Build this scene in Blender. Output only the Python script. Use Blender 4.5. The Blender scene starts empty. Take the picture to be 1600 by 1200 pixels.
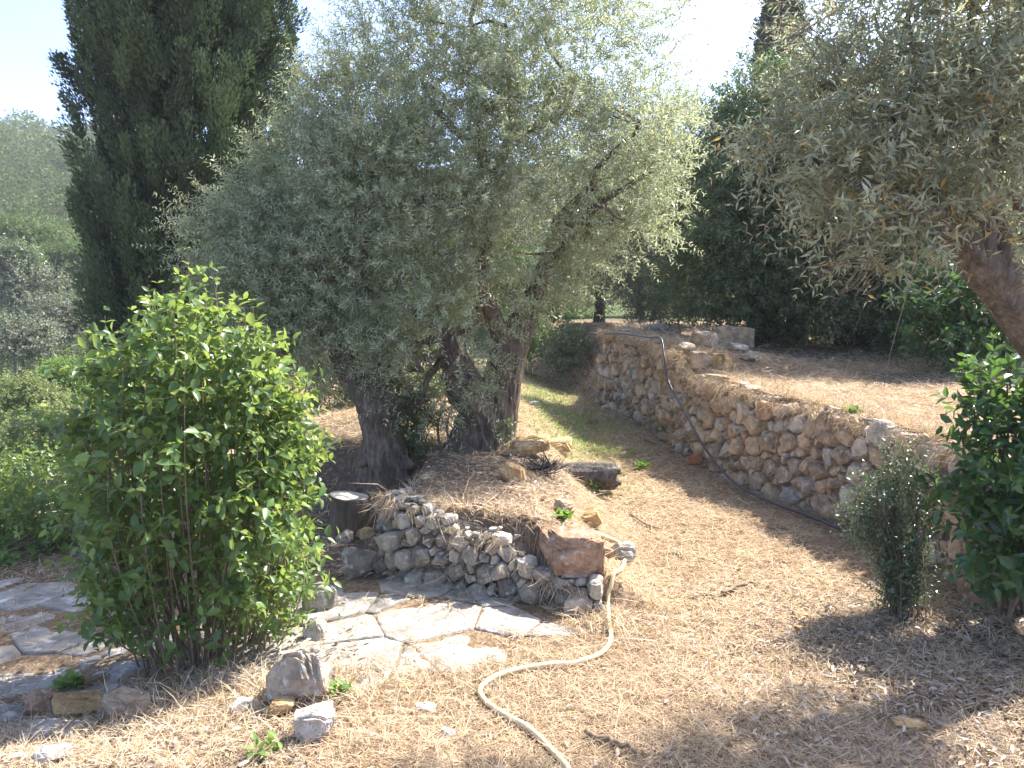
import bpy, bmesh, math
import numpy as np

scene = bpy.context.scene
COL = scene.collection
R = math.radians

# ------------------------------------------------------------------ camera, sky, sun, exposure
PITCH, EYE, FPX = R(5.0), 1.65, 1230.0
cam_data = bpy.data.cameras.new('camera')
cam_data.sensor_width = 36.0
cam_data.lens = 36.0 * FPX / 1600.0
cam_data.clip_end = 4000
cam = bpy.data.objects.new('camera', cam_data)
COL.objects.link(cam)
cam.location = (0, 0, EYE)
cam.rotation_euler = (R(90) - PITCH, 0, 0)
scene.camera = cam

SUN_AZ, SUN_EL = R(53), R(51)          # azimuth measured from +Y towards +X
sd = np.array([math.sin(SUN_AZ) * math.cos(SUN_EL), math.cos(SUN_AZ) * math.cos(SUN_EL), math.sin(SUN_EL)])
world = bpy.data.worlds.new('World')
scene.world = world
world.use_nodes = True
wn = world.node_tree
bg = wn.nodes['Background']
sky = wn.nodes.new('ShaderNodeTexSky')
sky.sky_type = 'NISHITA'
sky.sun_disc = False
sky.sun_elevation = SUN_EL
sky.sun_rotation = SUN_AZ
sky.air_density = 0.45
sky.dust_density = 1.3
sky.ozone_density = 2.0
wn.links.new(sky.outputs[0], bg.inputs[0])
bg.inputs[1].default_value = 0.15
sun_data = bpy.data.lights.new('sun', 'SUN')
sun_data.energy = 3.25
sun_data.angle = R(0.5)
sun_data.color = (1.0, 0.95, 0.87)
sun = bpy.data.objects.new('sun', sun_data)
COL.objects.link(sun)
from mathutils import Vector
sun.rotation_euler = Vector(tuple(sd)).to_track_quat('Z', 'Y').to_euler()
scene.view_settings.view_transform = 'Standard'
scene.view_settings.look = 'None'
scene.view_settings.exposure = 2.27
scene.view_settings.gamma = 1.0
scene.cycles.max_bounces = 8
scene.cycles.transparent_max_bounces = 8

# ------------------------------------------------------------------ helpers
def unit(v):
    v = np.asarray(v, float)
    return v / (np.linalg.norm(v, axis=-1, keepdims=True) + 1e-9)

def sstep(a, b, x):
    t = np.clip((x - a) / (b - a), 0, 1)
    return t * t * (3 - 2 * t)

def _hash(ix, iy, iz, seed):
    with np.errstate(over='ignore'):
        h = ix.astype(np.uint32) * np.uint32(374761393) + iy.astype(np.uint32) * np.uint32(668265263) \
            + iz.astype(np.uint32) * np.uint32(2147483647) + np.uint32((seed * 974634777) & 0xffffffff)
        h = (h ^ (h >> np.uint32(13))) * np.uint32(1274126177)
        h = (h ^ (h >> np.uint32(15))) * np.uint32(2246822519)
        h = h ^ (h >> np.uint32(16))
    return h.astype(np.float64) / 4294967295.0

def vnoise(p, seed=0):
    p = np.asarray(p, float)
    i = np.floor(p).astype(np.int64)
    f = p - i
    f = f * f * (3 - 2 * f)
    out = 0
    for dx in (0, 1):
        wx = f[..., 0] if dx else 1 - f[..., 0]
        for dy in (0, 1):
            wy = f[..., 1] if dy else 1 - f[..., 1]
            for dz in (0, 1):
                wz = f[..., 2] if dz else 1 - f[..., 2]
                out = out + wx * wy * wz * _hash(i[..., 0] + dx, i[..., 1] + dy, i[..., 2] + dz, seed)
    return out * 2 - 1

def fbm(p, seed=0, octaves=3):
    p = np.asarray(p, float)
    a, s, tot = 1.0, 0.0, 0.0
    for k in range(octaves):
        s = s + a * vnoise(p * (2.03 ** k), seed + 17 * k)
        tot += a
        a *= 0.5
    return s / tot

def n2(x, y, scale, seed=0, octaves=3):
    x, y = np.broadcast_arrays(np.asarray(x, float), np.asarray(y, float))
    return fbm(np.stack([x * scale, y * scale, np.full(x.shape, 0.37 + seed)], -1), seed, octaves)

def make_obj(name, verts, faces, mat, parent=None, tint=None, smooth=True):
    """faces: list of integer arrays, each (n, k)."""
    me = bpy.data.meshes.new(name)
    verts = np.asarray(verts, np.float32)
    if isinstance(faces, np.ndarray):
        faces = [faces]
    loops = np.concatenate([np.asarray(f, np.int32).ravel() for f in faces])
    totals = np.concatenate([np.full(len(f), f.shape[1], np.int32) for f in faces])
    starts = np.concatenate([[0], np.cumsum(totals)[:-1]]).astype(np.int32)
    me.vertices.add(len(verts))
    me.vertices.foreach_set('co', verts.ravel())
    me.loops.add(len(loops))
    me.loops.foreach_set('vertex_index', loops)
    me.polygons.add(len(totals))
    me.polygons.foreach_set('loop_start', starts)
    me.polygons.foreach_set('loop_total', totals)
    me.polygons.foreach_set('use_smooth', np.full(len(totals), bool(smooth)))
    if tint is not None:
        at_ = me.attributes.new('tint', 'FLOAT', 'POINT')
        at_.data.foreach_set('value', np.asarray(tint, np.float32))
    me.update(calc_edges=True)
    me.validate()
    me.materials.append(mat)
    o = bpy.data.objects.new(name, me)
    COL.objects.link(o)
    if parent is not None:
        o.parent = parent
        o.matrix_parent_inverse = parent.matrix_basis.inverted()
    return o

def tag(o, label=None, cat=None, group=None, kind=None):
    if label: o['label'] = label
    if cat: o['category'] = cat
    if group: o['group'] = group
    if kind: o['kind'] = kind
    return o

def thing(name, label, cat, loc=(0, 0, 0), group=None):
    o = bpy.data.objects.new(name, None)
    o.empty_display_size = 0.1
    COL.objects.link(o)
    o.location = tuple(float(c) for c in loc)
    bpy.context.view_layer.update()
    return tag(o, label, cat, group)

# ------------------------------------------------------------------ materials
def new_mat(name):
    m = bpy.data.materials.new(name)
    m.use_nodes = True
    nt = m.node_tree
    return m, nt, nt.nodes['Principled BSDF'], nt.nodes['Material Output']

def ramp(nt, fac, stops):
    r = nt.nodes.new('ShaderNodeValToRGB')
    el = r.color_ramp.elements
    while len(el) < len(stops):
        el.new(0.5)
    for e, (p, c) in zip(el, stops):
        e.position = p
        e.color = (*c, 1)
    if fac is not None:
        nt.links.new(fac, r.inputs[0])
    return r.outputs[0]

def noise(nt, scale, detail=4, rough=0.6, vec=None):
    n = nt.nodes.new('ShaderNodeTexNoise')
    n.inputs['Scale'].default_value = scale
    n.inputs['Detail'].default_value = detail
    n.inputs['Roughness'].default_value = rough
    if vec is None:
        g = nt.nodes.new('ShaderNodeNewGeometry')
        vec = g.outputs['Position']
    nt.links.new(vec, n.inputs['Vector'])
    return n.outputs['Fac']

def mixc(nt, fac, a, b, mode='MIX'):
    m = nt.nodes.new('ShaderNodeMix')
    m.data_type = 'RGBA'
    m.blend_type = mode
    for sock, v in ((m.inputs[0], fac), (m.inputs[6], a), (m.inputs[7], b)):
        if hasattr(v, 'links'):
            nt.links.new(v, sock)
        elif isinstance(v, (int, float)):
            sock.default_value = v
        else:
            sock.default_value = (*v, 1)
    return m.outputs[2]

def tint_of(nt):
    a = nt.nodes.new('ShaderNodeAttribute')
    a.attribute_name = 'tint'
    return a.outputs['Fac']

def bump(nt, bsdf, height, strength, dist):
    b = nt.nodes.new('ShaderNodeBump')
    b.inputs['Strength'].default_value = strength
    b.inputs['Distance'].default_value = dist
    nt.links.new(height, b.inputs['Height'])
    nt.links.new(b.outputs[0], bsdf.inputs['Normal'])

def leaf_mat(name, stops, trans=0.4, tcol=(0.35, 0.5, 0.12), tmix=0.5, rough=0.45, spec=0.5):
    m, nt, bsdf, out = new_mat(name)
    col = ramp(nt, tint_of(nt), stops)
    nt.links.new(col, bsdf.inputs['Base Color'])
    bsdf.inputs['Roughness'].default_value = rough
    bsdf.inputs['Specular IOR Level'].default_value = spec
    tr = nt.nodes.new('ShaderNodeBsdfTranslucent')
    nt.links.new(mixc(nt, tmix, col, tcol), tr.inputs[0])
    mx = nt.nodes.new('ShaderNodeMixShader')
    mx.inputs[0].default_value = trans
    nt.links.new(bsdf.outputs[0], mx.inputs[1])
    nt.links.new(tr.outputs[0], mx.inputs[2])
    nt.links.new(mx.outputs[0], out.inputs[0])
    return m

def stone_mat(name, stops, dark=(0.10, 0.09, 0.075), pale=(0.5, 0.47, 0.42), grain=9.0):
    m, nt, bsdf, out = new_mat(name)
    col = ramp(nt, tint_of(nt), stops)
    big = noise(nt, grain, 5, 0.65)
    fine = noise(nt, grain * 7, 4, 0.7)
    big_r = ramp(nt, big, [(0.35, (0.55, 0.53, 0.51)), (0.62, (1.18, 1.14, 1.09))])
    col = mixc(nt, 1.0, col, big_r, 'MULTIPLY')
    lich = ramp(nt, noise(nt, grain * 2.3, 3, 0.55), [(0.56, (0, 0, 0)), (0.68, (1, 1, 1))])
    col = mixc(nt, lich, col, pale)
    pits = ramp(nt, fine, [(0.28, (1, 1, 1)), (0.42, (0, 0, 0))])
    col = mixc(nt, pits, col, dark)
    nt.links.new(col, bsdf.inputs['Base Color'])
    bsdf.inputs['Roughness'].default_value = 0.92
    bsdf.inputs['Specular IOR Level'].default_value = 0.2
    add = nt.nodes.new('ShaderNodeMath')
    add.operation = 'ADD'
    nt.links.new(big, add.inputs[0])
    nt.links.new(fine, add.inputs[1])
    bump(nt, bsdf, add.outputs[0], 0.9, 0.012)
    return m

def bark_mat(name, a, b, c, scale=14.0):
    m, nt, bsdf, out = new_mat(name)
    g = nt.nodes.new('ShaderNodeNewGeometry')
    mp = nt.nodes.new('ShaderNodeMapping')
    mp.inputs['Scale'].default_value = (1, 1, 0.22)
    nt.links.new(g.outputs['Position'], mp.inputs[0])
    f = noise(nt, scale * 2.2, 6, 0.7, mp.outputs[0])
    big = noise(nt, scale * 0.4, 3, 0.5)
    col = ramp(nt, f, [(0.3, a), (0.5, b), (0.68, c)])
    col = mixc(nt, 1.0, col, ramp(nt, big, [(0.3, (0.6, 0.6, 0.6)), (0.7, (1.2, 1.15, 1.1))]), 'MULTIPLY')
    nt.links.new(col, bsdf.inputs['Base Color'])
    bsdf.inputs['Roughness'].default_value = 0.9
    bump(nt, bsdf, f, 1.0, 0.045)
    return m

def plain_mat(name, a, b, scale=30, rough=0.7, bmp=0.0):
    m, nt, bsdf, out = new_mat(name)
    f = noise(nt, scale, 4, 0.6)
    nt.links.new(ramp(nt, f, [(0.3, a), (0.7, b)]), bsdf.inputs['Base Color'])
    bsdf.inputs['Roughness'].default_value = rough
    if bmp:
        bump(nt, bsdf, f, bmp, 0.01)
    return m

M = {}
M['olive_leaf'] = leaf_mat('olive_leaf', [(0.0, (0.15, 0.18, 0.085)), (0.42, (0.28, 0.325, 0.18)), (0.74, (0.47, 0.52, 0.36)),
                                          (0.90, (0.56, 0.59, 0.50)), (0.93, (0.42, 0.25, 0.06)), (1.0, (0.50, 0.30, 0.08))],
                           0.48, (0.52, 0.56, 0.28), 0.5, 0.28, 0.8)
M['near_olive_leaf'] = leaf_mat('near_olive_leaf', [(0.0, (0.16, 0.18, 0.10)), (0.45, (0.28, 0.305, 0.19)), (0.80, (0.46, 0.48, 0.35)),
                                               (0.88, (0.44, 0.43, 0.30)), (0.90, (0.42, 0.24, 0.05)), (1.0, (0.55, 0.32, 0.08))],
                                0.48, (0.50, 0.53, 0.30), 0.5, 0.30, 0.8)
M['cypress_leaf'] = leaf_mat('cypress_leaf', [(0.0, (0.052, 0.064, 0.042)), (0.5, (0.082, 0.112, 0.062)), (0.9, (0.13, 0.175, 0.08)), (1.0, (0.15, 0.12, 0.07))],
                             0.15, (0.12, 0.2, 0.05), 0.5, 0.75, 0.2)
M['dark_leaf'] = leaf_mat('dark_leaf', [(0.0, (0.062, 0.080, 0.046)), (0.5, (0.105, 0.14, 0.070)), (0.9, (0.17, 0.22, 0.095)), (1.0, (0.25, 0.27, 0.12))],
                          0.25, (0.25, 0.42, 0.06), 0.5, 0.42, 0.5)
M['bush_leaf'] = leaf_mat('bush_leaf', [(0.0, (0.065, 0.115, 0.04)), (0.5, (0.10, 0.175, 0.055)), (0.9, (0.15, 0.25, 0.07)), (0.96, (0.2, 0.3, 0.07)), (1.0, (0.45, 0.36, 0.08))],
                          0.44, (0.46, 0.58, 0.11), 0.6, 0.36, 0.5)
M['laurel_leaf'] = leaf_mat('laurel_leaf', [(0.0, (0.030, 0.060, 0.024)), (0.5, (0.050, 0.098, 0.036)), (0.95, (0.085, 0.15, 0.05)), (1.0, (0.3, 0.3, 0.07))],
                            0.3, (0.22, 0.42, 0.06), 0.6, 0.30, 0.5)
M['holly_leaf'] = leaf_mat('holly_leaf', [(0.0, (0.055, 0.08, 0.045)), (0.6, (0.10, 0.14, 0.075)), (1.0, (0.17, 0.24, 0.11))],
                           0.2, (0.22, 0.36, 0.08), 0.5, 0.25, 0.7)
M['fresh_leaf'] = leaf_mat('fresh_leaf', [(0.0, (0.07, 0.13, 0.035)), (0.5, (0.13, 0.23, 0.055)), (1.0, (0.24, 0.32, 0.09))],
                           0.4, (0.35, 0.55, 0.06), 0.55, 0.5, 0.3)
M['scrub_leaf'] = leaf_mat('scrub_leaf', [(0.0, (0.10, 0.13, 0.055)), (0.4, (0.17, 0.22, 0.075)), (0.7, (0.24, 0.27, 0.11)), (1.0, (0.36, 0.31, 0.17))],
                            0.35, (0.36, 0.48, 0.10), 0.5, 0.5, 0.3)
M['green_tree_leaf'] = leaf_mat('green_tree_leaf', [(0.0, (0.05, 0.085, 0.03)), (0.5, (0.09, 0.14, 0.045)), (1.0, (0.15, 0.20, 0.07))], 0.3, (0.28, 0.42, 0.08), 0.5, 0.5, 0.3)
M['path_grass'] = leaf_mat('path_grass', [(0.0, (0.14, 0.19, 0.06)), (0.5, (0.22, 0.29, 0.09)), (1.0, (0.38, 0.40, 0.17))], 0.4, (0.42, 0.55, 0.12), 0.5, 0.5, 0.3)
M['grey_leaf'] = leaf_mat('grey_leaf', [(0.0, (0.09, 0.105, 0.06)), (0.5, (0.165, 0.18, 0.12)), (1.0, (0.26, 0.265, 0.19))],
                          0.25, (0.3, 0.36, 0.15), 0.5, 0.5, 0.3)
M['pine_leaf'] = leaf_mat('pine_leaf', [(0.0, (0.035, 0.052, 0.024)), (0.5, (0.075, 0.10, 0.04)), (1.0, (0.15, 0.17, 0.065))],
                          0.25, (0.25, 0.34, 0.08), 0.5, 0.6, 0.2)
M['dry_blade'] = leaf_mat('dry_blade', [(0.0, (0.19, 0.13, 0.09)), (0.22, (0.38, 0.275, 0.18)), (0.5, (0.55, 0.42, 0.27)), (0.85, (0.64, 0.53, 0.38)), (1.0, (0.70, 0.65, 0.56))],
                          0.25, (0.62, 0.45, 0.22), 0.5, 0.7, 0.2)
M['litter'] = leaf_mat('litter', [(0.0, (0.15, 0.105, 0.07)), (0.4, (0.29, 0.21, 0.145)), (0.8, (0.42, 0.34, 0.26)), (1.0, (0.50, 0.45, 0.39))],
                       0.12, (0.5, 0.36, 0.2), 0.5, 0.45, 0.4)
M['olive_bark'] = bark_mat('olive_bark', (0.055, 0.042, 0.033), (0.175, 0.135, 0.10), (0.32, 0.26, 0.20))
M['pale_bark'] = bark_mat('pale_bark', (0.085, 0.072, 0.06), (0.20, 0.172, 0.145), (0.34, 0.305, 0.265), 18)
M['twig_bark'] = plain_mat('twig_bark', (0.13, 0.10, 0.07), (0.26, 0.20, 0.14), 40, 0.85)
M['dark_bark'] = plain_mat('dark_bark', (0.04, 0.032, 0.025), (0.10, 0.08, 0.06), 20, 0.9)
M['bush_stem'] = plain_mat('bush_stem', (0.13, 0.095, 0.065), (0.25, 0.185, 0.12), 40, 0.8)
M['green_stem'] = plain_mat('green_stem', (0.12, 0.13, 0.05), (0.22, 0.22, 0.08), 40, 0.7)
M['wall_stone'] = stone_mat('wall_stone', [(0.0, (0.33, 0.265, 0.20)), (0.3, (0.46, 0.355, 0.25)), (0.6, (0.54, 0.405, 0.265)), (0.85, (0.52, 0.475, 0.41)), (0.93, (0.48, 0.42, 0.35)), (1.0, (0.50, 0.31, 0.18))], pale=(0.56, 0.47, 0.37), dark=(0.14, 0.11, 0.085))
M['grey_stone'] = stone_mat('grey_stone', [(0.0, (0.22, 0.20, 0.17)), (0.4, (0.34, 0.31, 0.265)), (0.75, (0.46, 0.43, 0.38)), (1.0, (0.41, 0.33, 0.24))])
M['rust_stone'] = stone_mat('rust_stone', [(0.0, (0.36, 0.235, 0.155)), (1.0, (0.44, 0.28, 0.18))], pale=(0.52, 0.42, 0.33), grain=13.0)
M['ochre_stone'] = stone_mat('ochre_stone', [(0.0, (0.46, 0.31, 0.15)), (1.0, (0.60, 0.42, 0.22))], pale=(0.6, 0.46, 0.3))
M['white_stone'] = stone_mat('white_stone', [(0.0, (0.62, 0.58, 0.52)), (1.0, (0.72, 0.69, 0.64))], dark=(0.3, 0.26, 0.2), pale=(0.75, 0.73, 0.7))
M['flagstone'] = stone_mat('flagstone', [(0.0, (0.29, 0.275, 0.25)), (0.5, (0.33, 0.312, 0.285)), (1.0, (0.36, 0.33, 0.29))], dark=(0.17, 0.15, 0.125), pale=(0.48, 0.46, 0.43), grain=5.0)
M['terracotta'] = plain_mat('terracotta', (0.36, 0.14, 0.07), (0.46, 0.22, 0.12), 25, 0.9, 0.3)
M['earth'] = plain_mat('earth', (0.12, 0.09, 0.062), (0.26, 0.20, 0.14), 16, 0.95, 0.6)
M['hose'] = plain_mat('hose', (0.60, 0.49, 0.27), (0.68, 0.57, 0.35), 8, 0.45)
M['pipe'] = plain_mat('pipe', (0.035, 0.036, 0.042), (0.06, 0.06, 0.07), 20, 0.4)
M['dead_wood'] = bark_mat('dead_wood', (0.035, 0.03, 0.026), (0.13, 0.11, 0.095), (0.28, 0.25, 0.22), 16)
M['pale_wood'] = bark_mat('pale_wood', (0.22, 0.19, 0.16), (0.42, 0.38, 0.33), (0.56, 0.52, 0.47), 16)
M['stump_bark'] = bark_mat('stump_bark', (0.075, 0.055, 0.04), (0.15, 0.115, 0.08), (0.21, 0.165, 0.12), 9)
M['stick'] = plain_mat('stick', (0.16, 0.11, 0.07), (0.27, 0.2, 0.13), 40, 0.9, 0.3)

def cut_face_mat():
    m, nt, bsdf, out = new_mat('cut_face')
    f = noise(nt, 12, 5, 0.6)
    nt.links.new(ramp(nt, f, [(0.35, (0.42, 0.35, 0.26)), (0.6, (0.58, 0.51, 0.41))]), bsdf.inputs['Base Color'])
    bsdf.inputs['Roughness'].default_value = 0.9
    return m
M['cut_face'] = cut_face_mat()

def ground_mat():
    m, nt, bsdf, out = new_mat('ground_soil')
    a = noise(nt, 1.3, 5, 0.65)
    b = noise(nt, 26, 6, 0.75)
    c = noise(nt, 120, 3, 0.7)
    col = ramp(nt, b, [(0.25, (0.13, 0.085, 0.05)), (0.42, (0.28, 0.195, 0.125)), (0.56, (0.43, 0.315, 0.205)), (0.72, (0.55, 0.43, 0.29))])
    dirt = ramp(nt, b, [(0.3, (0.10, 0.075, 0.055)), (0.7, (0.30, 0.23, 0.165))])
    # tint: 0 dry grass, .5 bare litter soil, 1 scrub green
    t = tint_of(nt)
    f1 = ramp(nt, t, [(0.05, (0, 0, 0)), (0.5, (1, 1, 1))])
    col = mixc(nt, f1, col, dirt)
    green = ramp(nt, b, [(0.3, (0.045, 0.065, 0.025)), (0.7, (0.13, 0.16, 0.06))])
    wood = ramp(nt, b, [(0.3, (0.018, 0.024, 0.014)), (0.7, (0.055, 0.062, 0.032))])   # floor under the pines, shade of the gaps between crowns painted in
    f2 = ramp(nt, t, [(0.6, (0, 0, 0)), (0.95, (1, 1, 1))])
    col = mixc(nt, f2, col, green)
    sub = nt.nodes.new('ShaderNodeMath')
    sub.operation = 'SUBTRACT'
    sub.use_clamp = True
    nt.links.new(t, sub.inputs[0])
    sub.inputs[1].default_value = 0.95
    f3 = ramp(nt, sub.outputs[0], [(0.1, (0, 0, 0)), (0.6, (1, 1, 1))])
    col = mixc(nt, f3, col, wood)
    col = mixc(nt, 1.0, col, ramp(nt, a, [(0.3, (0.75, 0.72, 0.70)), (0.7, (1.1, 1.08, 1.05))]), 'MULTIPLY')
    col = mixc(nt, 1.0, col, ramp(nt, c, [(0.3, (0.6, 0.58, 0.55)), (0.65, (1.15, 1.15, 1.15))]), 'MULTIPLY')
    nt.links.new(col, bsdf.inputs['Base Color'])
    bsdf.inputs['Roughness'].default_value = 0.95
    bsdf.inputs['Specular IOR Level'].default_value = 0.1
    bump(nt, bsdf, b, 1.0, 0.03)
    return m
M['ground'] = ground_mat()

# ------------------------------------------------------------------ terrain
WY = np.array([-40, 2.0, 4.4, 5.0, 5.62, 6.27, 6.97, 7.96, 9.9, 11.4, 14.0, 20, 60])
WX = np.array([3.6, 3.0, 2.78, 2.72, 2.52, 2.36, 2.06, 1.86, 1.64, 1.32, 0.7, -1.5, -8])
SWA, SWB = np.array([-0.87, 4.74]), np.array([0.40, 4.26])        # small wall, foot of its face

def terrace_top(y):
    return 0.84 + 0.07 * np.clip(y - 5, -3, 9) + 0.02 * np.clip(y - 14, 0, 40)

def path_z(y):
    return 0.05 * np.clip(y - 4, 0, 8) + 0.02 * np.clip(y - 12, 0, 40)

def small_wall_d(x, y):
    t = (SWB - SWA) / np.linalg.norm(SWB - SWA)
    return (x - SWA[0]) * (-t[1]) + (y - SWA[1]) * t[0]

def H(x, y):
    x, y = np.broadcast_arrays(np.asarray(x, float), np.asarray(y, float))
    z = path_z(y).astype(float)
    d = x - np.interp(y, WY, WX)
    w0 = np.interp(y, [2.5, 4.2, 4.7, 11.2, 13], [1.1, 0.9, 0.12, 0.12, 1.0])
    up = terrace_top(y) + 0.16 * sstep(8.0, 8.5, y) * (1 - sstep(0.5, 1.8, d)) * (1 - sstep(11.6, 13, y))
    z = z + (up - z) * sstep(-0.01, -0.01 + w0, d)
    # olive platform
    s = small_wall_d(x, y)
    face = sstep(0.05, 0.17, s) * sstep(-0.78, -0.66, x)
    bank = sstep(5.75, 6.7, y + 0.15 * np.clip(x + 1, -1, 1))
    hp = 0.43 * (1 - sstep(0.0, 0.95, x)) * (1 - 0.5 * sstep(8, 12, y))
    z = z + hp * np.maximum(face, bank) * (1 - sstep(-2.2, -3.6, x) * 0.9)
    # ground falling away to the left
    z = z - 0.22 * sstep(0.7, 2.4, -x) * sstep(2.6, 3.5, y) * (1 - sstep(5, 7, y) * (1 - sstep(1.5, 3, -x)))
    z = z - 0.10 * sstep(3.0, 5.0, -x)
    far = sstep(4.2, 13, -x) * sstep(6.5, 16, y)
    z = z - 5.5 * far * (1 - sstep(30, 70, y))
    r = np.sqrt(x * x * 0.35 + y * y)
    hill = 25 * sstep(28, 150, r) * sstep(10, 40, y)
    z = z + hill * (1 + 0.18 * n2(x, y, 0.022, 5, 3)) + 1.2 * sstep(30, 80, r) * n2(x, y, 0.06, 6, 2)
    near = 1 - sstep(14, 30, r)
    z = z + near * (0.022 * n2(x, y, 1.7, 1, 3) + 0.010 * n2(x, y, 7.0, 2, 2))
    return z

def Hs(x, y):
    return float(H(np.array([x]), np.array([y]))[0])

CP, SP = math.cos(PITCH), math.sin(PITCH)
def ray(px, py):
    u, v = (px - 800) / FPX, (600 - py) / FPX
    return np.array([u, CP + v * SP, -SP + v * CP])

def at(px, py, lift=0.0):
    """point of the ground seen at a photo pixel"""
    d = ray(px, py)
    t = np.arange(1.2, 80, 0.01)
    below = EYE + d[2] * t <= H(d[0] * t, d[1] * t) + lift
    k = int(np.argmax(below)) if below.any() else len(t) - 1
    return np.array([0, 0, EYE]) + d * t[k]

def P(px, py, depth):
    d = ray(px, py)
    return np.array([0, 0, EYE]) + d * (depth / d[1])

def grid_axis(lo, hi, step, outlo, outhi, growth=1.13):
    mid = list(np.arange(lo, hi, step))
    a, s = [], step
    x = lo
    while x > outlo:
        s *= growth
        x -= s
        a.append(x)
    b, s = [], step
    x = mid[-1]
    while x < outhi:
        s *= growth
        x += s
        b.append(x)
    return np.array(a[::-1] + mid + b)

def patio_mask(x, y):
    """1 inside the paved area"""
    front = np.interp(x, [-5, -3.2, -2.4, -1.6, -1.0, -0.3, 0.0, 0.34], [3.2, 3.2, 3.4, 3.85, 3.54, 3.52, 3.62, 3.84])
    back = np.interp(x, [-5, -3.2, -1.6, -1.0, -0.4, 0.1, 0.30], [5.1, 5.1, 4.75, 4.70, 4.58, 4.40, 4.20])
    return (x > -5) & (x < 0.34) & (y > front) & (y < back)

gx = grid_axis(-4.6, 5.2, 0.036, -260, 260)
gy = grid_axis(2.0, 11.8, 0.036, -40, 320)
X, Y = np.meshgrid(gx, gy)
Z = H(X, Y)
nx, ny = len(gx), len(gy)
idx = np.arange(nx * ny).reshape(ny, nx)
quads = np.stack([idx[:-1, :-1], idx[:-1, 1:], idx[1:, 1:], idx[1:, :-1]], -1).reshape(-1, 4)
tn = np.zeros_like(X)
tn = np.maximum(tn, 0.5 * sstep(0.2, 0.5, n2(X, Y, 0.8, 9) + 0.9 * ((X < -0.6) & (Y > 4.6) & (Y < 8)) + 0.75 * ((X < 0.45) & (Y > 4.4) & (Y < 6.4))  # olive bed toned darker: dark soil, plus tree shade put into the colour
                                     + 0.9 * (np.hypot((X - 2.4) / 1.0, (Y - 3.6) / 1.0) < 1) + 0.5 * (X < -0.9) * (Y < 4)))
tn = np.where(patio_mask(X, Y), 0.12, tn)
tn = np.maximum(tn, 0.6 * (np.hypot((X - 4.5) / 3, (Y - 12) / 3.2) < 1))
tn = np.maximum(tn, sstep(4.5, 6.5, -X) * sstep(6.5, 9, Y))
tn = np.maximum(tn, sstep(14, 20, Y))
tn = np.maximum(tn, 1.6 * sstep(32, 45, Y))
ground = make_obj('ground', np.stack([X, Y, Z], -1).reshape(-1, 3), quads, M['ground'], tint=tn.ravel())
tag(ground, 'dry straw-covered ground rising gently between the stone walls', 'ground', kind='structure')

# ------------------------------------------------------------------ rocks and dry stone
def ico(sub):
    bm = bmesh.new()
    bmesh.ops.create_icosphere(bm, subdivisions=sub, radius=1.0)
    v = np.array([q.co[:] for q in bm.verts])
    f = np.array([[q.index for q in p.verts] for p in bm.faces])
    bm.free()
    return v, f
ICO = {k: ico(k) for k in (2, 3, 4, 5)}

def rot_z(a):
    c, s = math.cos(a), math.sin(a)
    return np.array([[c, -s, 0], [s, c, 0], [0, 0, 1]])
def rot_x(a):
    c, s = math.cos(a), math.sin(a)
    return np.array([[1, 0, 0], [0, c, -s], [0, s, c]])
def rot_y(a):
    c, s = math.cos(a), math.sin(a)
    return np.array([[c, 0, s], [0, 1, 0], [-s, 0, c]])

def rock_verts(dims, seed, boxy=0.5, cuts=11, sub=4, rough=1.0):
    rng = np.random.default_rng(seed)
    v, f = ICO[sub]
    p = np.sign(v) * np.abs(v) ** boxy
    p = p / (np.max(np.abs(p), axis=1, keepdims=True) ** 0.35)
    for k in range(cuts):
        n = unit(rng.normal(size=3))
        dd = rng.uniform(0.58, 0.92) * (1 + 0.25 * (np.sum(np.abs(n)) - 1))
        h = p @ n
        p = p - np.clip(h - dd, 0, None)[:, None] * n * 0.9
    size = np.asarray(dims) / 2
    q = p * size
    m = float(np.mean(size))
    nn = unit(p)
    q = q + nn * (fbm(v * 1.7 + seed * 1.3, seed, 3) * 0.14 * m * rough - np.abs(vnoise(v * 2.4 + seed, seed + 2)) * 0.12 * m * rough + fbm(v * 6 + seed, seed + 3, 4) * 0.09 * m * rough)[:, None]
    return q, f

def rock(name, label, cat, pos, dims, rz=0, tilt=(0, 0), seed=1, mat='grey_stone', tint=0.4, boxy=0.5, sink=0.25, cuts=11, sub=4, group=None, parent=None, rough=1.0):
    q, f = rock_verts(dims, seed, boxy, cuts, sub, rough)
    q = q @ (rot_z(rz) @ rot_x(tilt[0]) @ rot_y(tilt[1])).T
    zc = -q[:, 2].min() - sink * dims[2]
    q[:, 2] += zc
    q = q + np.asarray(pos)
    o = make_obj(name, q, f, M[mat], parent, np.full(len(q), tint), smooth=False)
    if parent is None:
        # origin at the base of the stone
        o.data.transform(__import__('mathutils').Matrix.Translation(-Vector(tuple(map(float, pos)))))
        o.location = tuple(map(float, pos))
        tag(o, label, cat, group)
    return o

def clip_poly(poly, n, d):
    out = []
    k = len(poly)
    for i in range(k):
        a, b = poly[i], poly[(i + 1) % k]
        da, db = a @ n - d, b @ n - d
        if da <= 0:
            out.append(a)
        if (da < 0 < db) or (db < 0 < da):
            out.append(a + (b - a) * (da / (da - db)))
    return out

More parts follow.
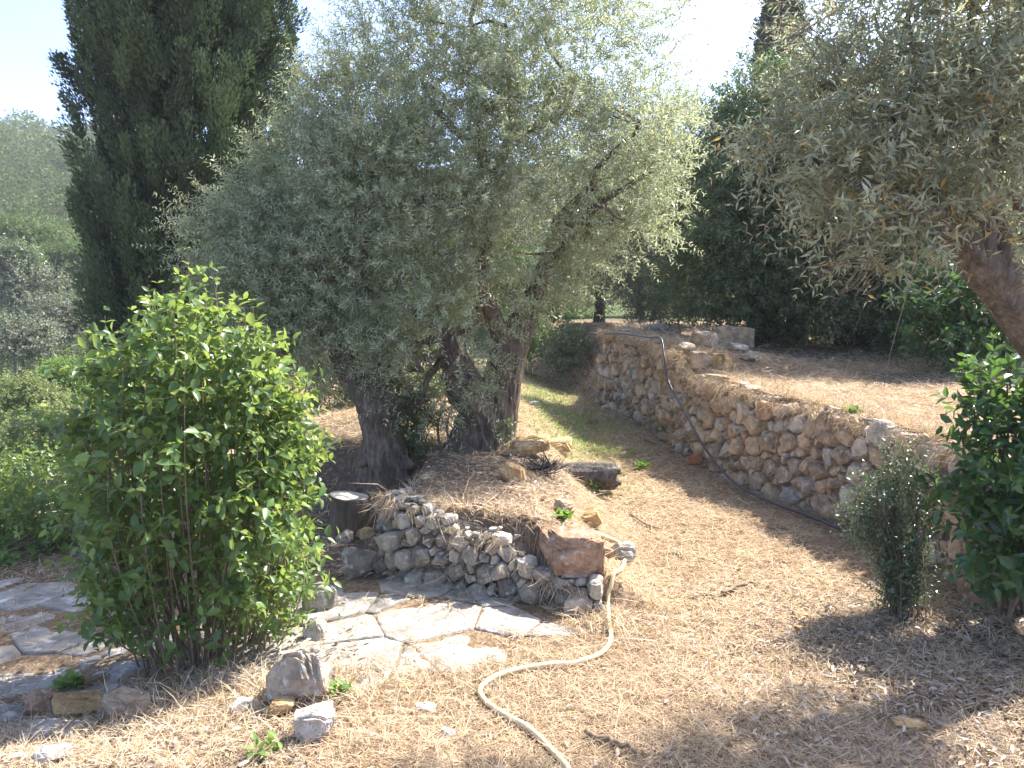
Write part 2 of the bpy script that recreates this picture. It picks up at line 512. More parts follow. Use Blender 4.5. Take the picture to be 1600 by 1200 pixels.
def power_cells(sites, wts, bounds, nb=28):
    """power diagram: (site, polygon) for each site, clipped to a box"""
    x0, x1, y0, y1 = bounds
    for i, s in enumerate(sites):
        poly = [np.array(q, float) for q in ((x0, y0), (x1, y0), (x1, y1), (x0, y1))]
        dd = np.sum((sites - s) ** 2, 1)
        for j in np.argsort(dd)[1:nb]:
            n = 2 * (sites[j] - s)
            c = sites[j] @ sites[j] - s @ s - wts[j] + wts[i]
            poly = clip_poly(poly, n, c)
            if len(poly) < 3:
                break
        yield i, poly

def dart(rng, bounds, rmin, rmax, tries, aspect=1.0, power=2.2, ok=None, coarse=None):
    pts, rad = np.zeros((0, 2)), np.zeros(0)
    for k in range(tries):
        r = rmin + (rmax - rmin) * (1 - k / tries) ** power * rng.uniform(0.7, 1)
        q = np.array([rng.uniform(bounds[0], bounds[1]), rng.uniform(bounds[2], bounds[3])])
        if coarse is not None:
            r *= coarse(q)
        if ok is not None and not ok(q):
            continue
        if len(pts):
            dv = (pts - q) * np.array([1, aspect])
            if np.any(np.hypot(dv[:, 0], dv[:, 1]) < 0.92 * (rad + r)):
                continue
        pts = np.vstack([pts, q])
        rad = np.append(rad, r)
    return pts, rad

def stone_wall(rng, bounds, frame, top, bottom, rmin, rmax, tries, depth, sub=3, aspect=1.15, gap=0.012, coarse=None):
    """frame(s) -> foot point, tangent, outward normal; stones fill bottom(s) < h < top(s)"""
    pts, rad = dart(rng, bounds, rmin, rmax, tries, aspect, ok=lambda q: bottom(q[0]) - 0.05 < q[1] < top(q[0]) + 0.02, coarse=coarse)
    sc = np.array([1, aspect])
    V, F, T = [], [], []
    off = 0
    dirs, fc = ICO[sub]
    ps = pts * sc
    for i, poly in power_cells(ps, rad ** 2, (bounds[0], bounds[1], bounds[2] * aspect - 0.3, bounds[3] * aspect + 0.3)):
        if len(poly) < 3:
            continue
        s0 = pts[i][0]
        poly = clip_poly(poly, np.array([0, 1.0]), (top(s0) + rng.uniform(-0.05, 0.02)) * aspect)
        if len(poly) < 3: continue
        poly = clip_poly(poly, np.array([0, -1.0]), -(bottom(s0) - 0.07) * aspect)
        if len(poly) < 3: continue
        for sgn in (1, -1):
            n = np.array([sgn, 0.0])
            poly = clip_poly(poly, n, sgn * s0 + rad[i] * 2.0)
            if len(poly) < 3: break
        if len(poly) < 3: continue
        poly = np.array(poly) / sc
        c = poly.mean(0)
        # radial reach of the cell, corners knocked off
        e = np.roll(poly, -1, 0) - poly
        n = unit(np.stack([e[:, 1], -e[:, 0]], 1))
        dist = np.sum((poly - c) * n, 1)
        if np.any(dist < 0):
            n, dist = -n, -dist
        dist = np.clip(dist - gap * rng.uniform(0.4, 1.3), 0.008, None)
        th = np.arctan2(dirs[:, 1], dirs[:, 0])
        dv = np.stack([np.cos(th), np.sin(th)], 1)
        pr = dv @ n.T
        rr = np.where(pr > 1e-3, dist[None, :] / np.maximum(pr, 1e-3), 1e3)
        r = np.min(rr, 1)
        r = np.minimum(r, 1.4 * np.median(r)) * 1.07
        rho = np.hypot(dirs[:, 0], dirs[:, 1])
        pf = rho ** rng.uniform(0.16, 0.32)
        m = float(np.mean(dist))
        dp = min(depth, m * 1.5) * rng.uniform(0.75, 1.2)
        q = np.stack([r * pf * np.cos(th), r * pf * np.sin(th), np.sign(dirs[:, 2]) * np.abs(dirs[:, 2]) ** 0.8 * dp], 1)
        tl = rng.normal(0, 0.18, 2)
        q[:, 2] += q[:, 0] * tl[0] + q[:, 1] * tl[1]
        for k in range(8):
            nn = unit(np.array([rng.normal(), rng.normal(), abs(rng.normal()) * 0.8 + 0.1]))
            h = q @ nn
            lim = rng.uniform(0.66, 0.95) * h.max()
            q = q - np.clip(h - lim, 0, None)[:, None] * nn * 0.9
        sd_ = int(rng.integers(1, 9999))
        nn = unit(dirs)
        q = q + nn * (fbm(dirs * 1.8 + sd_ * 0.7, sd_, 2) * 0.16 * m - np.abs(vnoise(dirs * 2.6 + sd_, sd_ + 4)) * 0.22 * m + fbm(dirs * 6 + sd_, sd_ + 1, 3) * 0.11 * m)[:, None]
        foot, tan, nor = frame(c[0])
        bat = 0.10
        base = foot + nor * (rng.normal(0, 0.022) - bat * (c[1] - bottom(c[0])))
        w = base[None] + np.outer(q[:, 0], tan) + np.outer(q[:, 2], nor)
        w[:, 2] = c[1] + q[:, 1]
        V.append(w)
        F.append(fc + off)
        off += len(w)
        T.append(np.full(len(w), rng.uniform(0, 1)))
    return np.concatenate(V), np.concatenate(F), np.concatenate(T)

# the long retaining wall on the right
rng = np.random.default_rng(11)
ly = np.linspace(4.45, 11.5, 200)
lx = np.interp(ly, WY, WX)
ls = np.concatenate([[0], np.cumsum(np.hypot(np.diff(lx), np.diff(ly)))])
def ret_frame(s):
    y = np.interp(s, ls, ly)
    x = np.interp(y, WY, WX)
    x2, x1 = np.interp(y + 0.3, WY, WX), np.interp(y - 0.3, WY, WX)
    t = unit(np.array([x2 - x1, 0.6, 0]))
    return np.array([x, y, 0]), t, np.array([-t[1], t[0], 0])
def ret_top(s):
    y = np.interp(s, ls, ly)
    return float(terrace_top(y) + 0.02 + 0.17 * sstep(8.0, 8.4, y) + 0.03 * math.sin(s * 5.1))
def ret_bottom(s):
    y = np.interp(s, ls, ly)
    return float(path_z(y))
ret = thing('retaining_wall', 'long dry-stone retaining wall of tan rubble holding up the raised terrace', 'stone wall', (2.1, 7.0, 0.1))
v, f, t = stone_wall(rng, (0.0, ls[-1], -0.1, 1.6), ret_frame, ret_top, ret_bottom, 0.026, 0.105, 20000, 0.11, aspect=1.0, gap=0.004)
make_obj('stonework', v, f, M['wall_stone'], ret, t, smooth=False)
# earth packed behind the stones
cs = np.linspace(0, ls[-1], 160)
cv = []
for s in cs:
    foot, tan, nor = ret_frame(s)
    for hh, o_ in ((ret_bottom(s) - 0.15, -0.02), (ret_top(s) - 0.05, -0.10), (ret_top(s) - 0.05, -0.40)):
        q = foot + nor * o_
        q[2] = hh
        cv.append(q)
cv = np.array(cv)
cv[:, 0] += 0.02 * n2(cv[:, 1], cv[:, 2], 9, 3)
k = np.arange(159)[:, None] * 3
cf = np.concatenate([k + np.array([[0, 3, 4, 1]]), k + np.array([[1, 4, 5, 2]])])
make_obj('earth_fill', cv, cf, M['earth'], ret)
for j, (yy, dims, tnt) in enumerate([(6.02, (0.20, 0.24, 0.32), 0.15), (5.45, (0.20, 0.2, 0.2), 0.8), (5.02, (0.24, 0.34, 0.44), 0.3), (7.62, (0.24, 0.30, 0.24), 0.6)]):
    xx = float(np.interp(yy, WY, WX)) + 0.03
    rock('capstone', None, None, (xx, yy, float(terrace_top(yy)) - dims[2] + 0.05), dims, 0.3 * j, (0.1, 0.05), 60 + j, 'wall_stone', tnt, 0.4, 0.0, parent=ret)

# the short curved wall under the olives
rng = np.random.default_rng(23)
sw_len = float(np.linalg.norm(SWB - SWA))
pts_sw = np.array([[-0.74, 5.45], [-0.80, 5.1], [-0.81, 4.84], [-0.68, 4.69], [-0.42, 4.59], [0.0, 4.43], [0.36, 4.27], [0.50, 4.25]])
ss = np.concatenate([[0], np.cumsum(np.hypot(*np.diff(pts_sw, axis=0).T))])
def sw_pt(s):
    return np.array([np.interp(s, ss, pts_sw[:, 0]), np.interp(s, ss, pts_sw[:, 1]), 0])
def sw_frame(s):
    t = unit(sw_pt(s + 0.12) - sw_pt(s - 0.12))
    return sw_pt(s), t, np.array([t[1], -t[0], 0])
def sw_top(s):
    return float(np.interp(s, [0, 0.4, 0.7, 1.1, 1.45, 1.58, 1.68, ss[-1]], [0.40, 0.52, 0.56, 0.49, 0.40, 0.33, 0.21, 0.20]) + 0.02 * math.sin(9 * s))
sw = thing('garden_wall', 'low grey rubble wall edging the olive bed behind the paving', 'stone wall', (-0.3, 4.6, 0.0))
v, f, t = stone_wall(rng, (0.0, ss[-1], -0.1, 0.7), sw_frame, sw_top, lambda s: -0.03, 0.022, 0.066, 14000, 0.075, aspect=1.0, gap=0.002, coarse=lambda q: float(np.interp(q[1], [0, 0.2, 0.5], [1.35, 1.0, 0.62])))
make_obj('stonework', v, f, M['grey_stone'], sw, t, smooth=False)
cv = []
cs = np.linspace(0.02, ss[-1] - 0.05, 70)
for s in cs:
    foot, tan, nor = sw_frame(s)
    for hh, o_ in ((-0.1, -0.025), (sw_top(s) - 0.04, -0.08), (sw_top(s) - 0.03, -0.25)):
        q = foot + nor * o_
        q[2] = hh
        cv.append(q)
k = np.arange(69)[:, None] * 3
make_obj('earth_fill', np.array(cv), np.concatenate([k + np.array([[0, 3, 4, 1]]), k + np.array([[1, 4, 5, 2]])]), M['earth'], sw)

# ------------------------------------------------------------------ paving
rng = np.random.default_rng(31)
pts, rad = dart(rng, (-5.0, 0.35, 3.2, 5.2), 0.07, 0.30, 6000, 1.0, 1.5)
V, F4, FN, T = [], [], [], []
off = 0
Fp = []
for i, poly in power_cells(pts, rad ** 2, (-5.2, 0.5, 3.1, 5.3)):
    if len(poly) < 3: continue
    poly = np.array(poly)
    c = poly.mean(0)
    if not patio_mask(c[0], c[1]): continue
    # subdivide the outline, pull in for the joint, wobble
    ring = []
    for a, b in zip(poly, np.roll(poly, -1, 0)):
        for q in np.linspace(0, 1, 15)[:-1]:
            ring.append(a + (b - a) * q)
    ring = np.array(ring)
    dv = ring - c
    L = np.hypot(dv[:, 0], dv[:, 1])
    ring = c + dv * ((L - 0.001 - 0.009 * np.abs(n2(ring[:, 0], ring[:, 1], 9, 4)) - 0.006 * np.abs(n2(ring[:, 0], ring[:, 1], 40, 6))) / L)[:, None]
    K = len(ring)
    lift = rng.uniform(0.001, 0.009)
    vs = []
    for sc_, dz in ((1.0, -0.04), (1.0, lift - 0.006), (0.95, lift), (0.66, lift + 0.002), (0.33, lift)):
        q = c + (ring - c) * sc_
        vs.append(np.column_stack([q, H(q[:, 0], q[:, 1]) * 0.0 + Hs(*c) + dz + (q - c) @ np.array([(Hs(c[0] + .1, c[1]) - Hs(c[0] - .1, c[1])) / .2, 0.0]) + (0.006 * n2(q[:, 0], q[:, 1], 6, 8) if dz > 0 else 0)]))
    vs.append(np.array([[c[0], c[1], vs[-1][:, 2].mean()]]))
    V += vs
    j = np.arange(K)
    jn = (j + 1) % K
    for r_ in range(4):
        F4.append(np.stack([off + r_ * K + j, off + r_ * K + jn, off + (r_ + 1) * K + jn, off + (r_ + 1) * K + j], 1))
    Fp.append(np.stack([off + 4 * K + j, off + 4 * K + jn, np.full(K, off + 5 * K)], 1))
    T.append(np.full(5 * K + 1, rng.uniform(0, 1)))
    off += 5 * K + 1
pav = make_obj('paving', np.concatenate(V), [np.concatenate(F4), np.concatenate(Fp)], M['flagstone'], tint=np.concatenate(T))
tag(pav, 'pale crazy paving of irregular flagstones below the low wall', 'paving', kind='structure')

# ------------------------------------------------------------------ foliage tools
def leaf_quads(pos, d, nrm, ln, wd, tint, style='diamond', curl=0.0):
    """blades as real little surfaces; returns verts, faces, tint"""
    N = len(pos)
    d = unit(d)
    side = unit(np.cross(d, nrm))
    nrm = np.cross(side, d)
    ln = np.asarray(ln)[:, None]
    wd = np.asarray(wd)[:, None] * 0.5
    if style == 'diamond':
        v = np.stack([pos, pos + d * ln * 0.42 + side * wd + nrm * ln * 0.04, pos + d * ln - nrm * ln * curl, pos + d * ln * 0.42 - side * wd + nrm * ln * 0.04], 1)
        f = np.arange(N * 4).reshape(N, 4)
        return v.reshape(-1, 3), [f], np.repeat(tint, 4)
    m1 = pos + d * ln * 0.36 - nrm * ln * curl * 0.15
    m2 = pos + d * ln * 0.72 - nrm * ln * curl * 0.5
    tip = pos + d * ln - nrm * ln * curl
    up = nrm * wd * 0.42
    l1, r1 = m1 + side * wd + up, m1 - side * wd + up
    l2, r2 = m2 + side * wd * 0.78 + up * 0.8, m2 - side * wd * 0.78 + up * 0.8
    v = np.stack([pos, m1, m2, tip, l1, l2, r1, r2], 1)
    b = (np.arange(N) * 8)[:, None]
    f4 = np.concatenate([b + np.array([[1, 2, 5, 4]]), b + np.array([[1, 6, 7, 2]])])
    f3 = np.concatenate([b + np.array([[0, 1, 4]]), b + np.array([[2, 3, 5]]), b + np.array([[0, 6, 1]]), b + np.array([[2, 7, 3]])])
    return v.reshape(-1, 3), [f4, f3], np.repeat(tint, 8)

def rand_unit(rng, n):
    return unit(rng.normal(size=(n, 3)))

def twig_leaves(rng, base, d, length, nodes, leaf, width, droop=0.1, spread=0.85, up=0.5, first=0.15, tint_fn=None):
    """opposite leaves along curved twigs -> leaf arrays, and the twig points"""
    T = len(base)
    d = unit(d)
    length = np.asarray(length)
    t = np.linspace(first, 1.0, nodes)[None, :, None]
    L = length[:, None, None]
    pts = base[:, None, :] + d[:, None, :] * L * t + np.array([0, 0, -1.0]) * L * droop * t * t
    tang = unit(d[:, None, :] + np.array([0, 0, -1.0]) * 2 * droop * t)
    ref = rand_unit(rng, T)
    p0 = unit(np.cross(d, ref))
    q0 = unit(np.cross(d, p0))
    ang = rng.uniform(0, 6.28, T)[:, None] + np.arange(nodes)[None, :] * 1.57 + rng.normal(0, 0.25, (T, nodes))
    perp = p0[:, None, :] * np.cos(ang)[..., None] + q0[:, None, :] * np.sin(ang)[..., None]
    P_, D_, N_ = [], [], []
    for sgn in (1, -1):
        dd = unit(tang * (1 - spread * 0.55) + sgn * perp * spread + rng.normal(0, 0.22, (T, nodes, 3)))
        nn = unit(np.array([0, 0, 1.0]) * up + tang * (1 - up) + rng.normal(0, 0.45, (T, nodes, 3)))
        P_.append(pts.reshape(-1, 3)); D_.append(dd.reshape(-1, 3)); N_.append(nn.reshape(-1, 3))
    pos, dr, nr = np.concatenate(P_), np.concatenate(D_), np.concatenate(N_)
    n = len(pos)
    taper = np.tile((1.0 - 0.35 * np.linspace(0, 1, nodes) ** 2)[None, :].repeat(T, 0).ravel(), 2)
    sz = leaf * rng.uniform(0.5, 1.3, n) * taper
    tw = np.tile(np.repeat(rng.uniform(0, 1, T), nodes), 2)
    tint = np.clip(0.62 * rng.uniform(0, 1, n) + 0.38 * tw, 0, 1) if tint_fn is None else tint_fn(n, tw)
    return pos, dr, nr, sz, sz * width, tint, np.concatenate([base[:, None, :], pts], 1)

def twig_mesh(pts, r0):
    """thin three sided stems through pts (T, K, 3)"""
    T, K, _ = pts.shape
    d = unit(pts[:, -1] - pts[:, 0])
    a = unit(np.cross(d, np.array([0.3, 0.2, 0.93])))
    b = np.cross(d, a)
    rr = (np.linspace(1, 0.25, K))[None, :, None] * np.reshape(np.broadcast_to(r0, (T,)), (T, 1, 1))
    v = np.stack([pts + (a[:, None] * math.cos(q) + b[:, None] * math.sin(q)) * rr for q in (0, 2.1, 4.2)], 2)  # T,K,3,3
    idx = np.arange(T * K * 3).reshape(T, K, 3)
    f = []
    for j in range(3):
        jn = (j + 1) % 3
        f.append(np.stack([idx[:, :-1, j], idx[:, :-1, jn], idx[:, 1:, jn], idx[:, 1:, j]], -1).reshape(-1, 4))
    return v.reshape(-1, 3), np.concatenate(f)

def join(parts):
    V, F, T, off = [], [], [], 0
    for v, fs, t in parts:
        V.append(v)
        for f in (fs if isinstance(fs, list) else [fs]):
            F.append(np.asarray(f) + off)
        T.append(t)
        off += len(v)
    return np.concatenate(V), F, np.concatenate(T)

def catmull(pts, n=8):
    p = np.asarray(pts, float)
    p = np.vstack([2 * p[0] - p[1], p, 2 * p[-1] - p[-2]])
    out = []
    for i in range(1, len(p) - 2):
        for t in np.linspace(0, 1, n, endpoint=False):
            a, b, c, d = p[i - 1], p[i], p[i + 1], p[i + 2]
            out.append(0.5 * ((2 * b) + (-a + c) * t + (2 * a - 5 * b + 4 * c - d) * t * t + (-a + 3 * b - 3 * c + d) * t ** 3))
    out.append(p[-2])
    return np.array(out)

def tube(pts, radii, sides=16, ridges=0.0, seed=0, knobs=0.0, twist=0.0, n=8, caps=True):
    c = catmull(pts, n) if n > 1 else np.asarray(pts, float)
    k = len(c)
    rr = np.interp(np.linspace(0, 1, k), np.linspace(0, 1, len(radii)), radii)
    tg = unit(np.gradient(c, axis=0))
    a = unit(np.cross(tg[0], [0.31, 0.9, 0.17]))
    A = []
    for i in range(k):
        a = unit(a - tg[i] * (a @ tg[i]))
        A.append(a)
    A = np.array(A)
    B = np.cross(tg, A)
    th = np.linspace(0, 2 * math.pi, sides, endpoint=False)
    ring = A[:, None] * np.cos(th)[None, :, None] + B[:, None] * np.sin(th)[None, :, None]
    s = np.linspace(0, 1, k)[:, None]
    r = rr[:, None] * np.ones((1, sides))
    if ridges or knobs:
        ph = th[None] + twist * s
        tex = np.stack([np.cos(ph) * 1.6, np.sin(ph) * 1.6, np.broadcast_to(s * 3.0, ph.shape)], -1)
        tex2 = np.stack([np.cos(ph) * 4, np.sin(ph) * 4, np.broadcast_to(s * 3.0, ph.shape)], -1)
        r = r * (1 + knobs * fbm(tex + seed, seed, 2) + ridges * fbm(tex2 + seed, seed + 5, 3))
    v = c[:, None] + ring * r[..., None]
    idx = np.arange(k * sides).reshape(k, sides)
    nx_ = np.roll(idx, -1, 1)
    f = np.stack([idx[:-1], nx_[:-1], nx_[1:], idx[1:]], -1).reshape(-1, 4)
    V = v.reshape(-1, 3)
    fs = [f]
    if caps:
        V = np.vstack([V, c[0], c[-1]])
        n0 = k * sides
        j = np.arange(sides)
        jn = (j + 1) % sides
        fs.append(np.concatenate([np.stack([jn, j, np.full(sides, n0)], 1), np.stack([idx[-1][j], idx[-1][jn], np.full(sides, n0 + 1)], 1)]))
    return V, fs, np.zeros(len(V))

def blob_twigs(rng, blobs, n, shell=(0.5, 1.0), upb=0.35, rnd=0.55, lumpy=0.22):
    """starting points and directions of twigs in a crown made of ellipsoids (centre, radii, weight)"""
    w = np.array([b[2] * b[1][0] * b[1][2] for b in blobs], float)
    pick = rng.choice(len(blobs), n, p=w / w.sum())
    C = np.array([b[0] for b in blobs])[pick]
    S = np.array([b[1] for b in blobs])[pick]
    d = rand_unit(rng, n)
    r = shell[0] + (shell[1] - shell[0]) * rng.uniform(0, 1, n) ** 0.7
    r = r * (1 + lumpy * fbm(d * 2.3 + pick[:, None] * 3.1, 7, 2))
    pos = C + S * d * r[:, None]
    dr = unit(d + np.array([0, 0, upb]) + rng.normal(0, rnd, (n, 3)))
    return pos, dr, pick

def crown(name, parent, rng, blobs, n, twig, nodes, leaf, width, mat, droop=0.15, upb=0.35, shell=(0.45, 1.0), style='diamond', spread=0.85, up=0.5, tint_fn=None, r_twig=0.0022, twigmat='twig_bark', rnd=0.55, sun_gap=None, lumpy=0.22):
    pos, dr, pick = blob_twigs(rng, blobs, n, shell, upb, rnd, lumpy)
    if sun_gap is not None:      # twigs left out along the sun ray so light reaches the stump
        q = pos - sun_gap[0]
        dd = np.linalg.norm(q - np.outer(q @ sun_gap[1], sun_gap[1]), axis=1)
        keep = dd > sun_gap[2]
        pos, dr, n = pos[keep], dr[keep], int(keep.sum())
    ln = twig * rng.uniform(0.6, 1.3, n)
    p, d, nr, sz, wd, tint, tp = twig_leaves(rng, pos, dr, ln, nodes, leaf, width, droop, spread, up, 0.12, tint_fn)
    v, f, t = leaf_quads(p, d, nr, sz, wd, tint, style, 0.12)
    o = make_obj(name, v, f, M[mat], parent, t, smooth=False)
    tv, tf = twig_mesh(tp[:, ::max(1, nodes // 3)], r_twig)
    return o, tv, tf

def limbs_to(rng, start, targets, r0, r1, sides=7, wob=0.12):
    parts = []
    for a, b in zip(start, targets):
        L = np.linalg.norm(b - a)
        m1 = a + (b - a) * 0.35 + rng.normal(0, wob * L, 3) * np.array([1, 1, 0.5])
        m2 = a + (b - a) * 0.7 + rng.normal(0, wob * L, 3) * np.array([1, 1, 0.5])
        parts.append(tube([a, m1, m2, b], [r0, r0 * 0.75, r1 * 1.3, r1], sides, 0.1, int(rng.integers(1, 99)), 0.15, 0, 5))
    return parts

# ------------------------------------------------------------------ the big olive in the middle
def blobs_px(rows):
    out = []
    for px, py, dep, rx, rz, w in rows:
        k = dep / FPX
        out.append((P(px, py, dep), np.array([rx * k, (rx + rz) * 0.45 * k, rz * k]), w))
    return out

def build_olive(name, label, root, trunks, blobs, n, seed, leafmat, leaf, twig=0.30, nodes=9, extra_limbs=2, limb_starts=None, mainr=0.05, tint_fn=None, group=None, bark='olive_bark'):
    rng = np.random.default_rng(seed)
    tr = thing(name, label, 'tree', root, group)
    parts = [tube(*a, **k) for a, k in trunks]
    tips = limb_starts
    tg, st = [], []
    for b in blobs:
        dd = [np.linalg.norm(b[0] - q) for q in tips]
        s = tips[int(np.argmin(dd))]
        st.append(s); tg.append(b[0])
    parts += limbs_to(rng, st, tg, mainr, 0.018)
    st2, tg2 = [], []
    for b in blobs:
        for k in range(extra_limbs):
            d = unit(rng.normal(size=3) + np.array([0, 0, 0.3]))
            st2.append(b[0]); tg2.append(b[0] + d * b[1] * 0.85)
    parts += limbs_to(rng, st2, tg2, 0.018, 0.006, 5, 0.1)
    v, f, t = join(parts)
    make_obj('trunk', v, f, M[bark], tr)
    o, tv, tf = crown('crown', tr, rng, blobs, n, twig, nodes, leaf, 0.25, leafmat, 0.12, 0.35, tint_fn=tint_fn, shell=(0.55, 1.02), sun_gap=(at(546, 832) + np.array([0, 0, 0.27]), sd, 0.24), lumpy=0.45)
    make_obj('twigs', tv, tf, M['twig_bark'], tr)
    return tr

OB = at(742, 704)
mid_d = 6.75
mid_blobs = blobs_px([
    (790, 40, 7.2, 190, 150, 1.0), (900, 130, 7.4, 150, 150, 0.9), (660, 130, 7.0, 140, 150, 1.0), (760, 240, 6.9, 170, 150, 1.1),
    (930, 270, 6.7, 130, 110, 0.7), (640, 320, 6.7, 150, 150, 1.1), (760, 390, 6.6, 110, 110, 0.8), (590, 440, 6.5, 130, 120, 1.1),
    (690, 500, 6.3, 100, 90, 1.1), (960, 350, 6.7, 95, 55, 0.5), (1000, 190, 6.7, 75, 75, 0.55), (1015, 270, 6.25, 55, 60, 0.8), (1000, 200, 6.3, 60, 55, 0.7), (940, 320, 6.2, 70, 50, 0.6), (660, 580, 6.2, 60, 60, 0.8), (870, 400, 7.2, 80, 60, 0.4),
    (830, -120, 7.2, 150, 100, 0.8), (560, 330, 6.6, 90, 90, 0.8), (690, 590, 6.15, 60, 50, 1.3), (845, 445, 6.55, 55, 45, 0.6), (880, 390, 6.6, 70, 55, 0.7), (660, 630, 6.2, 50, 30, 1.0), (745, 480, 6.2, 60, 60, 0.8), (640, 540, 6.2, 80, 60, 1.0)])
s1 = [P(740, 735, 6.5), P(742, 708, 6.5), P(745, 672, 6.5), P(747, 640, 6.5), P(728, 606, 6.45), P(712, 570, 6.45), P(700, 520, 6.45)]
s2 = [P(768, 730, 6.7), P(771, 698, 6.7), P(778, 640, 6.7), P(788, 580, 6.7), P(800, 535, 6.75), P(826, 490, 6.85), P(845, 430, 7.0), P(876, 375, 7.1)]
s3 = [P(796, 545, 6.72), P(775, 505, 6.7), P(757, 450, 6.7), P(762, 380, 6.8), P(770, 300, 6.9)]
k = 6.5 / FPX
build_olive('olive_tree', 'large silver-green olive tree with twin gnarled trunks rising behind the low grey wall', OB,
            [((s1, [66 * k, 52 * k, 33 * k, 30 * k, 31 * k, 22 * k, 13 * k]), dict(sides=64, ridges=0.45, knobs=0.30, seed=3, twist=2.2)),
             ((s2, [44 * k, 37 * k, 29 * k, 28 * k, 27 * k, 18 * k, 13 * k, 8 * k]), dict(sides=64, ridges=0.40, knobs=0.16, seed=9, twist=1.0)),
             ((s3, [20 * k, 15 * k, 10 * k, 7 * k, 5 * k]), dict(sides=20, ridges=0.22, knobs=0.16, seed=12, twist=1.0)),
             (([P(742, 712, 6.45), P(705, 712, 6.4), P(672, 722, 6.35)], [24 * k, 14 * k, 4 * k]), dict(sides=14, ridges=0.2, knobs=0.3, seed=21)),
             (([P(755, 708, 6.4), P(770, 722, 6.3), P(788, 735, 6.2)], [24 * k, 14 * k, 4 * k]), dict(sides=14, ridges=0.2, knobs=0.3, seed=22))],
            mid_blobs, 9200, 5, 'olive_leaf', 0.052, 0.30, 11, 1, [s1[-1], s2[-1], s3[-1], s3[2], s2[-2]])

# second olive, leaning left behind the bright bush
left_blobs = blobs_px([
    (500, 300, 7.2, 90, 100, 1.0), (430, 360, 7.0, 85, 80, 1.0), (370, 380, 6.8, 70, 50, 0.8), (480, 440, 6.8, 110, 90, 1.1), (560, 200, 7.3, 90, 110, 1.0),
    (410, 460, 6.6, 80, 70, 1.0), (520, 530, 6.6, 90, 60, 1.0), (335, 345, 6.7, 32, 30, 0.7), (440, 250, 7.2, 35, 40, 0.5)])
q1 = [P(606, 758, 6.35), P(603, 718, 6.35), P(598, 680, 6.35), P(592, 645, 6.35), P(572, 605, 6.4), P(545, 570, 6.45), P(515, 520, 6.6), P(500, 450, 6.8)]
q2 = [P(585, 625, 6.38), P(598, 580, 6.5), P(590, 520, 6.6), P(575, 440, 6.8)]
k = 6.4 / FPX
build_olive('olive_tree', 'olive tree with a dark knobbly trunk leaning left behind the bright bush', at(600, 712),
            [((q1, [44 * k, 36 * k, 25 * k, 27 * k, 22 * k, 19 * k, 14 * k, 9 * k]), dict(sides=60, ridges=0.42, knobs=0.30, seed=33, twist=2.0)),
             ((q2, [18 * k, 14 * k, 10 * k, 7 * k]), dict(sides=18, ridges=0.2, knobs=0.2, seed=35)),
             (([P(600, 715, 6.3), P(575, 718, 6.25), P(560, 728, 6.2)], [20 * k, 12 * k, 4 * k]), dict(sides=12, ridges=0.2, knobs=0.3, seed=36)),
             (([P(605, 715, 6.3), P(630, 722, 6.25), P(645, 730, 6.2)], [20 * k, 12 * k, 4 * k]), dict(sides=12, ridges=0.2, knobs=0.3, seed=37))],
            left_blobs, 4600, 6, 'olive_leaf', 0.053, 0.30, 11, 1, [q1[-1], q2[-1], q1[-2]])

# the near olive on the terrace at the right
def near_tint(n, tw):
    r = np.random.default_rng(99)
    t = np.clip(0.55 * r.uniform(0, 0.88, n) + 0.45 * tw * 0.88, 0, 0.88)
    y = r.uniform(0, 1, n) < 0.06
    t[y] = r.uniform(0.91, 1.0, y.sum())
    return t
near_blobs = blobs_px([
    (1420, 60, 3.7, 150, 120, 1.0), (1560, 40, 3.5, 120, 120, 1.0), (1330, 180, 3.5, 110, 90, 1.0), (1450, 200, 3.4, 120, 100, 1.0), (1560, 190, 3.3, 110, 110, 1.0),
    (1260, 255, 3.4, 80, 50, 0.9), (1350, 300, 3.2, 95, 70, 0.9), (1450, 330, 3.2, 85, 65, 0.8), (1340, 375, 3.3, 65, 35, 0.7), (1590, 330, 3.6, 50, 80, 0.5),
    (1290, 130, 3.8, 70, 45, 0.6), (1660, 200, 3.9, 120, 200, 0.8), (1540, -90, 3.8, 170, 90, 0.7), (1720, 60, 4.0, 120, 150, 0.7)])
r1 = [np.array([3.55, 4.05, Hs(3.55, 4.05) - 0.1]), P(1720, 640, 4.0), P(1590, 470, 3.75), P(1535, 415, 3.65), P(1490, 360, 3.55), P(1465, 300, 3.5), P(1440, 200, 3.5)]
r2 = [P(1540, 420, 3.65), P(1572, 390, 3.6), P(1558, 330, 3.6), P(1552, 260, 3.55), P(1560, 120, 3.5)]
r3 = [P(1495, 350, 3.55), P(1530, 330, 3.45), P(1545, 360, 3.4), P(1550, 400, 3.38)]
k = 3.75 / FPX
near_olive = build_olive('olive_tree', 'near olive tree with yellowing leaves overhanging the terrace, thick ridged trunk at the photo edge', r1[0],
            [((r1, [56 * k, 46 * k, 37 * k, 29 * k, 18 * k, 12 * k, 6 * k]), dict(sides=56, ridges=0.22, knobs=0.12, seed=43, twist=0.9)),
             ((r2, [17 * k, 12 * k, 9 * k, 7 * k, 4 * k]), dict(sides=14, ridges=0.1, knobs=0.1, seed=45)),
             ((r3, [12 * k, 9 * k, 8 * k, 7 * k]), dict(sides=12, ridges=0.1, knobs=0.1, seed=46))],
            near_blobs, 2700, 7, 'near_olive_leaf', 0.055, 0.24, 8, 1, [r1[-1], r2[-1], r1[-2], r2[-2]], 0.022, near_tint, bark='pale_bark')
rng = np.random.default_rng(48)
bt, bd = [], []
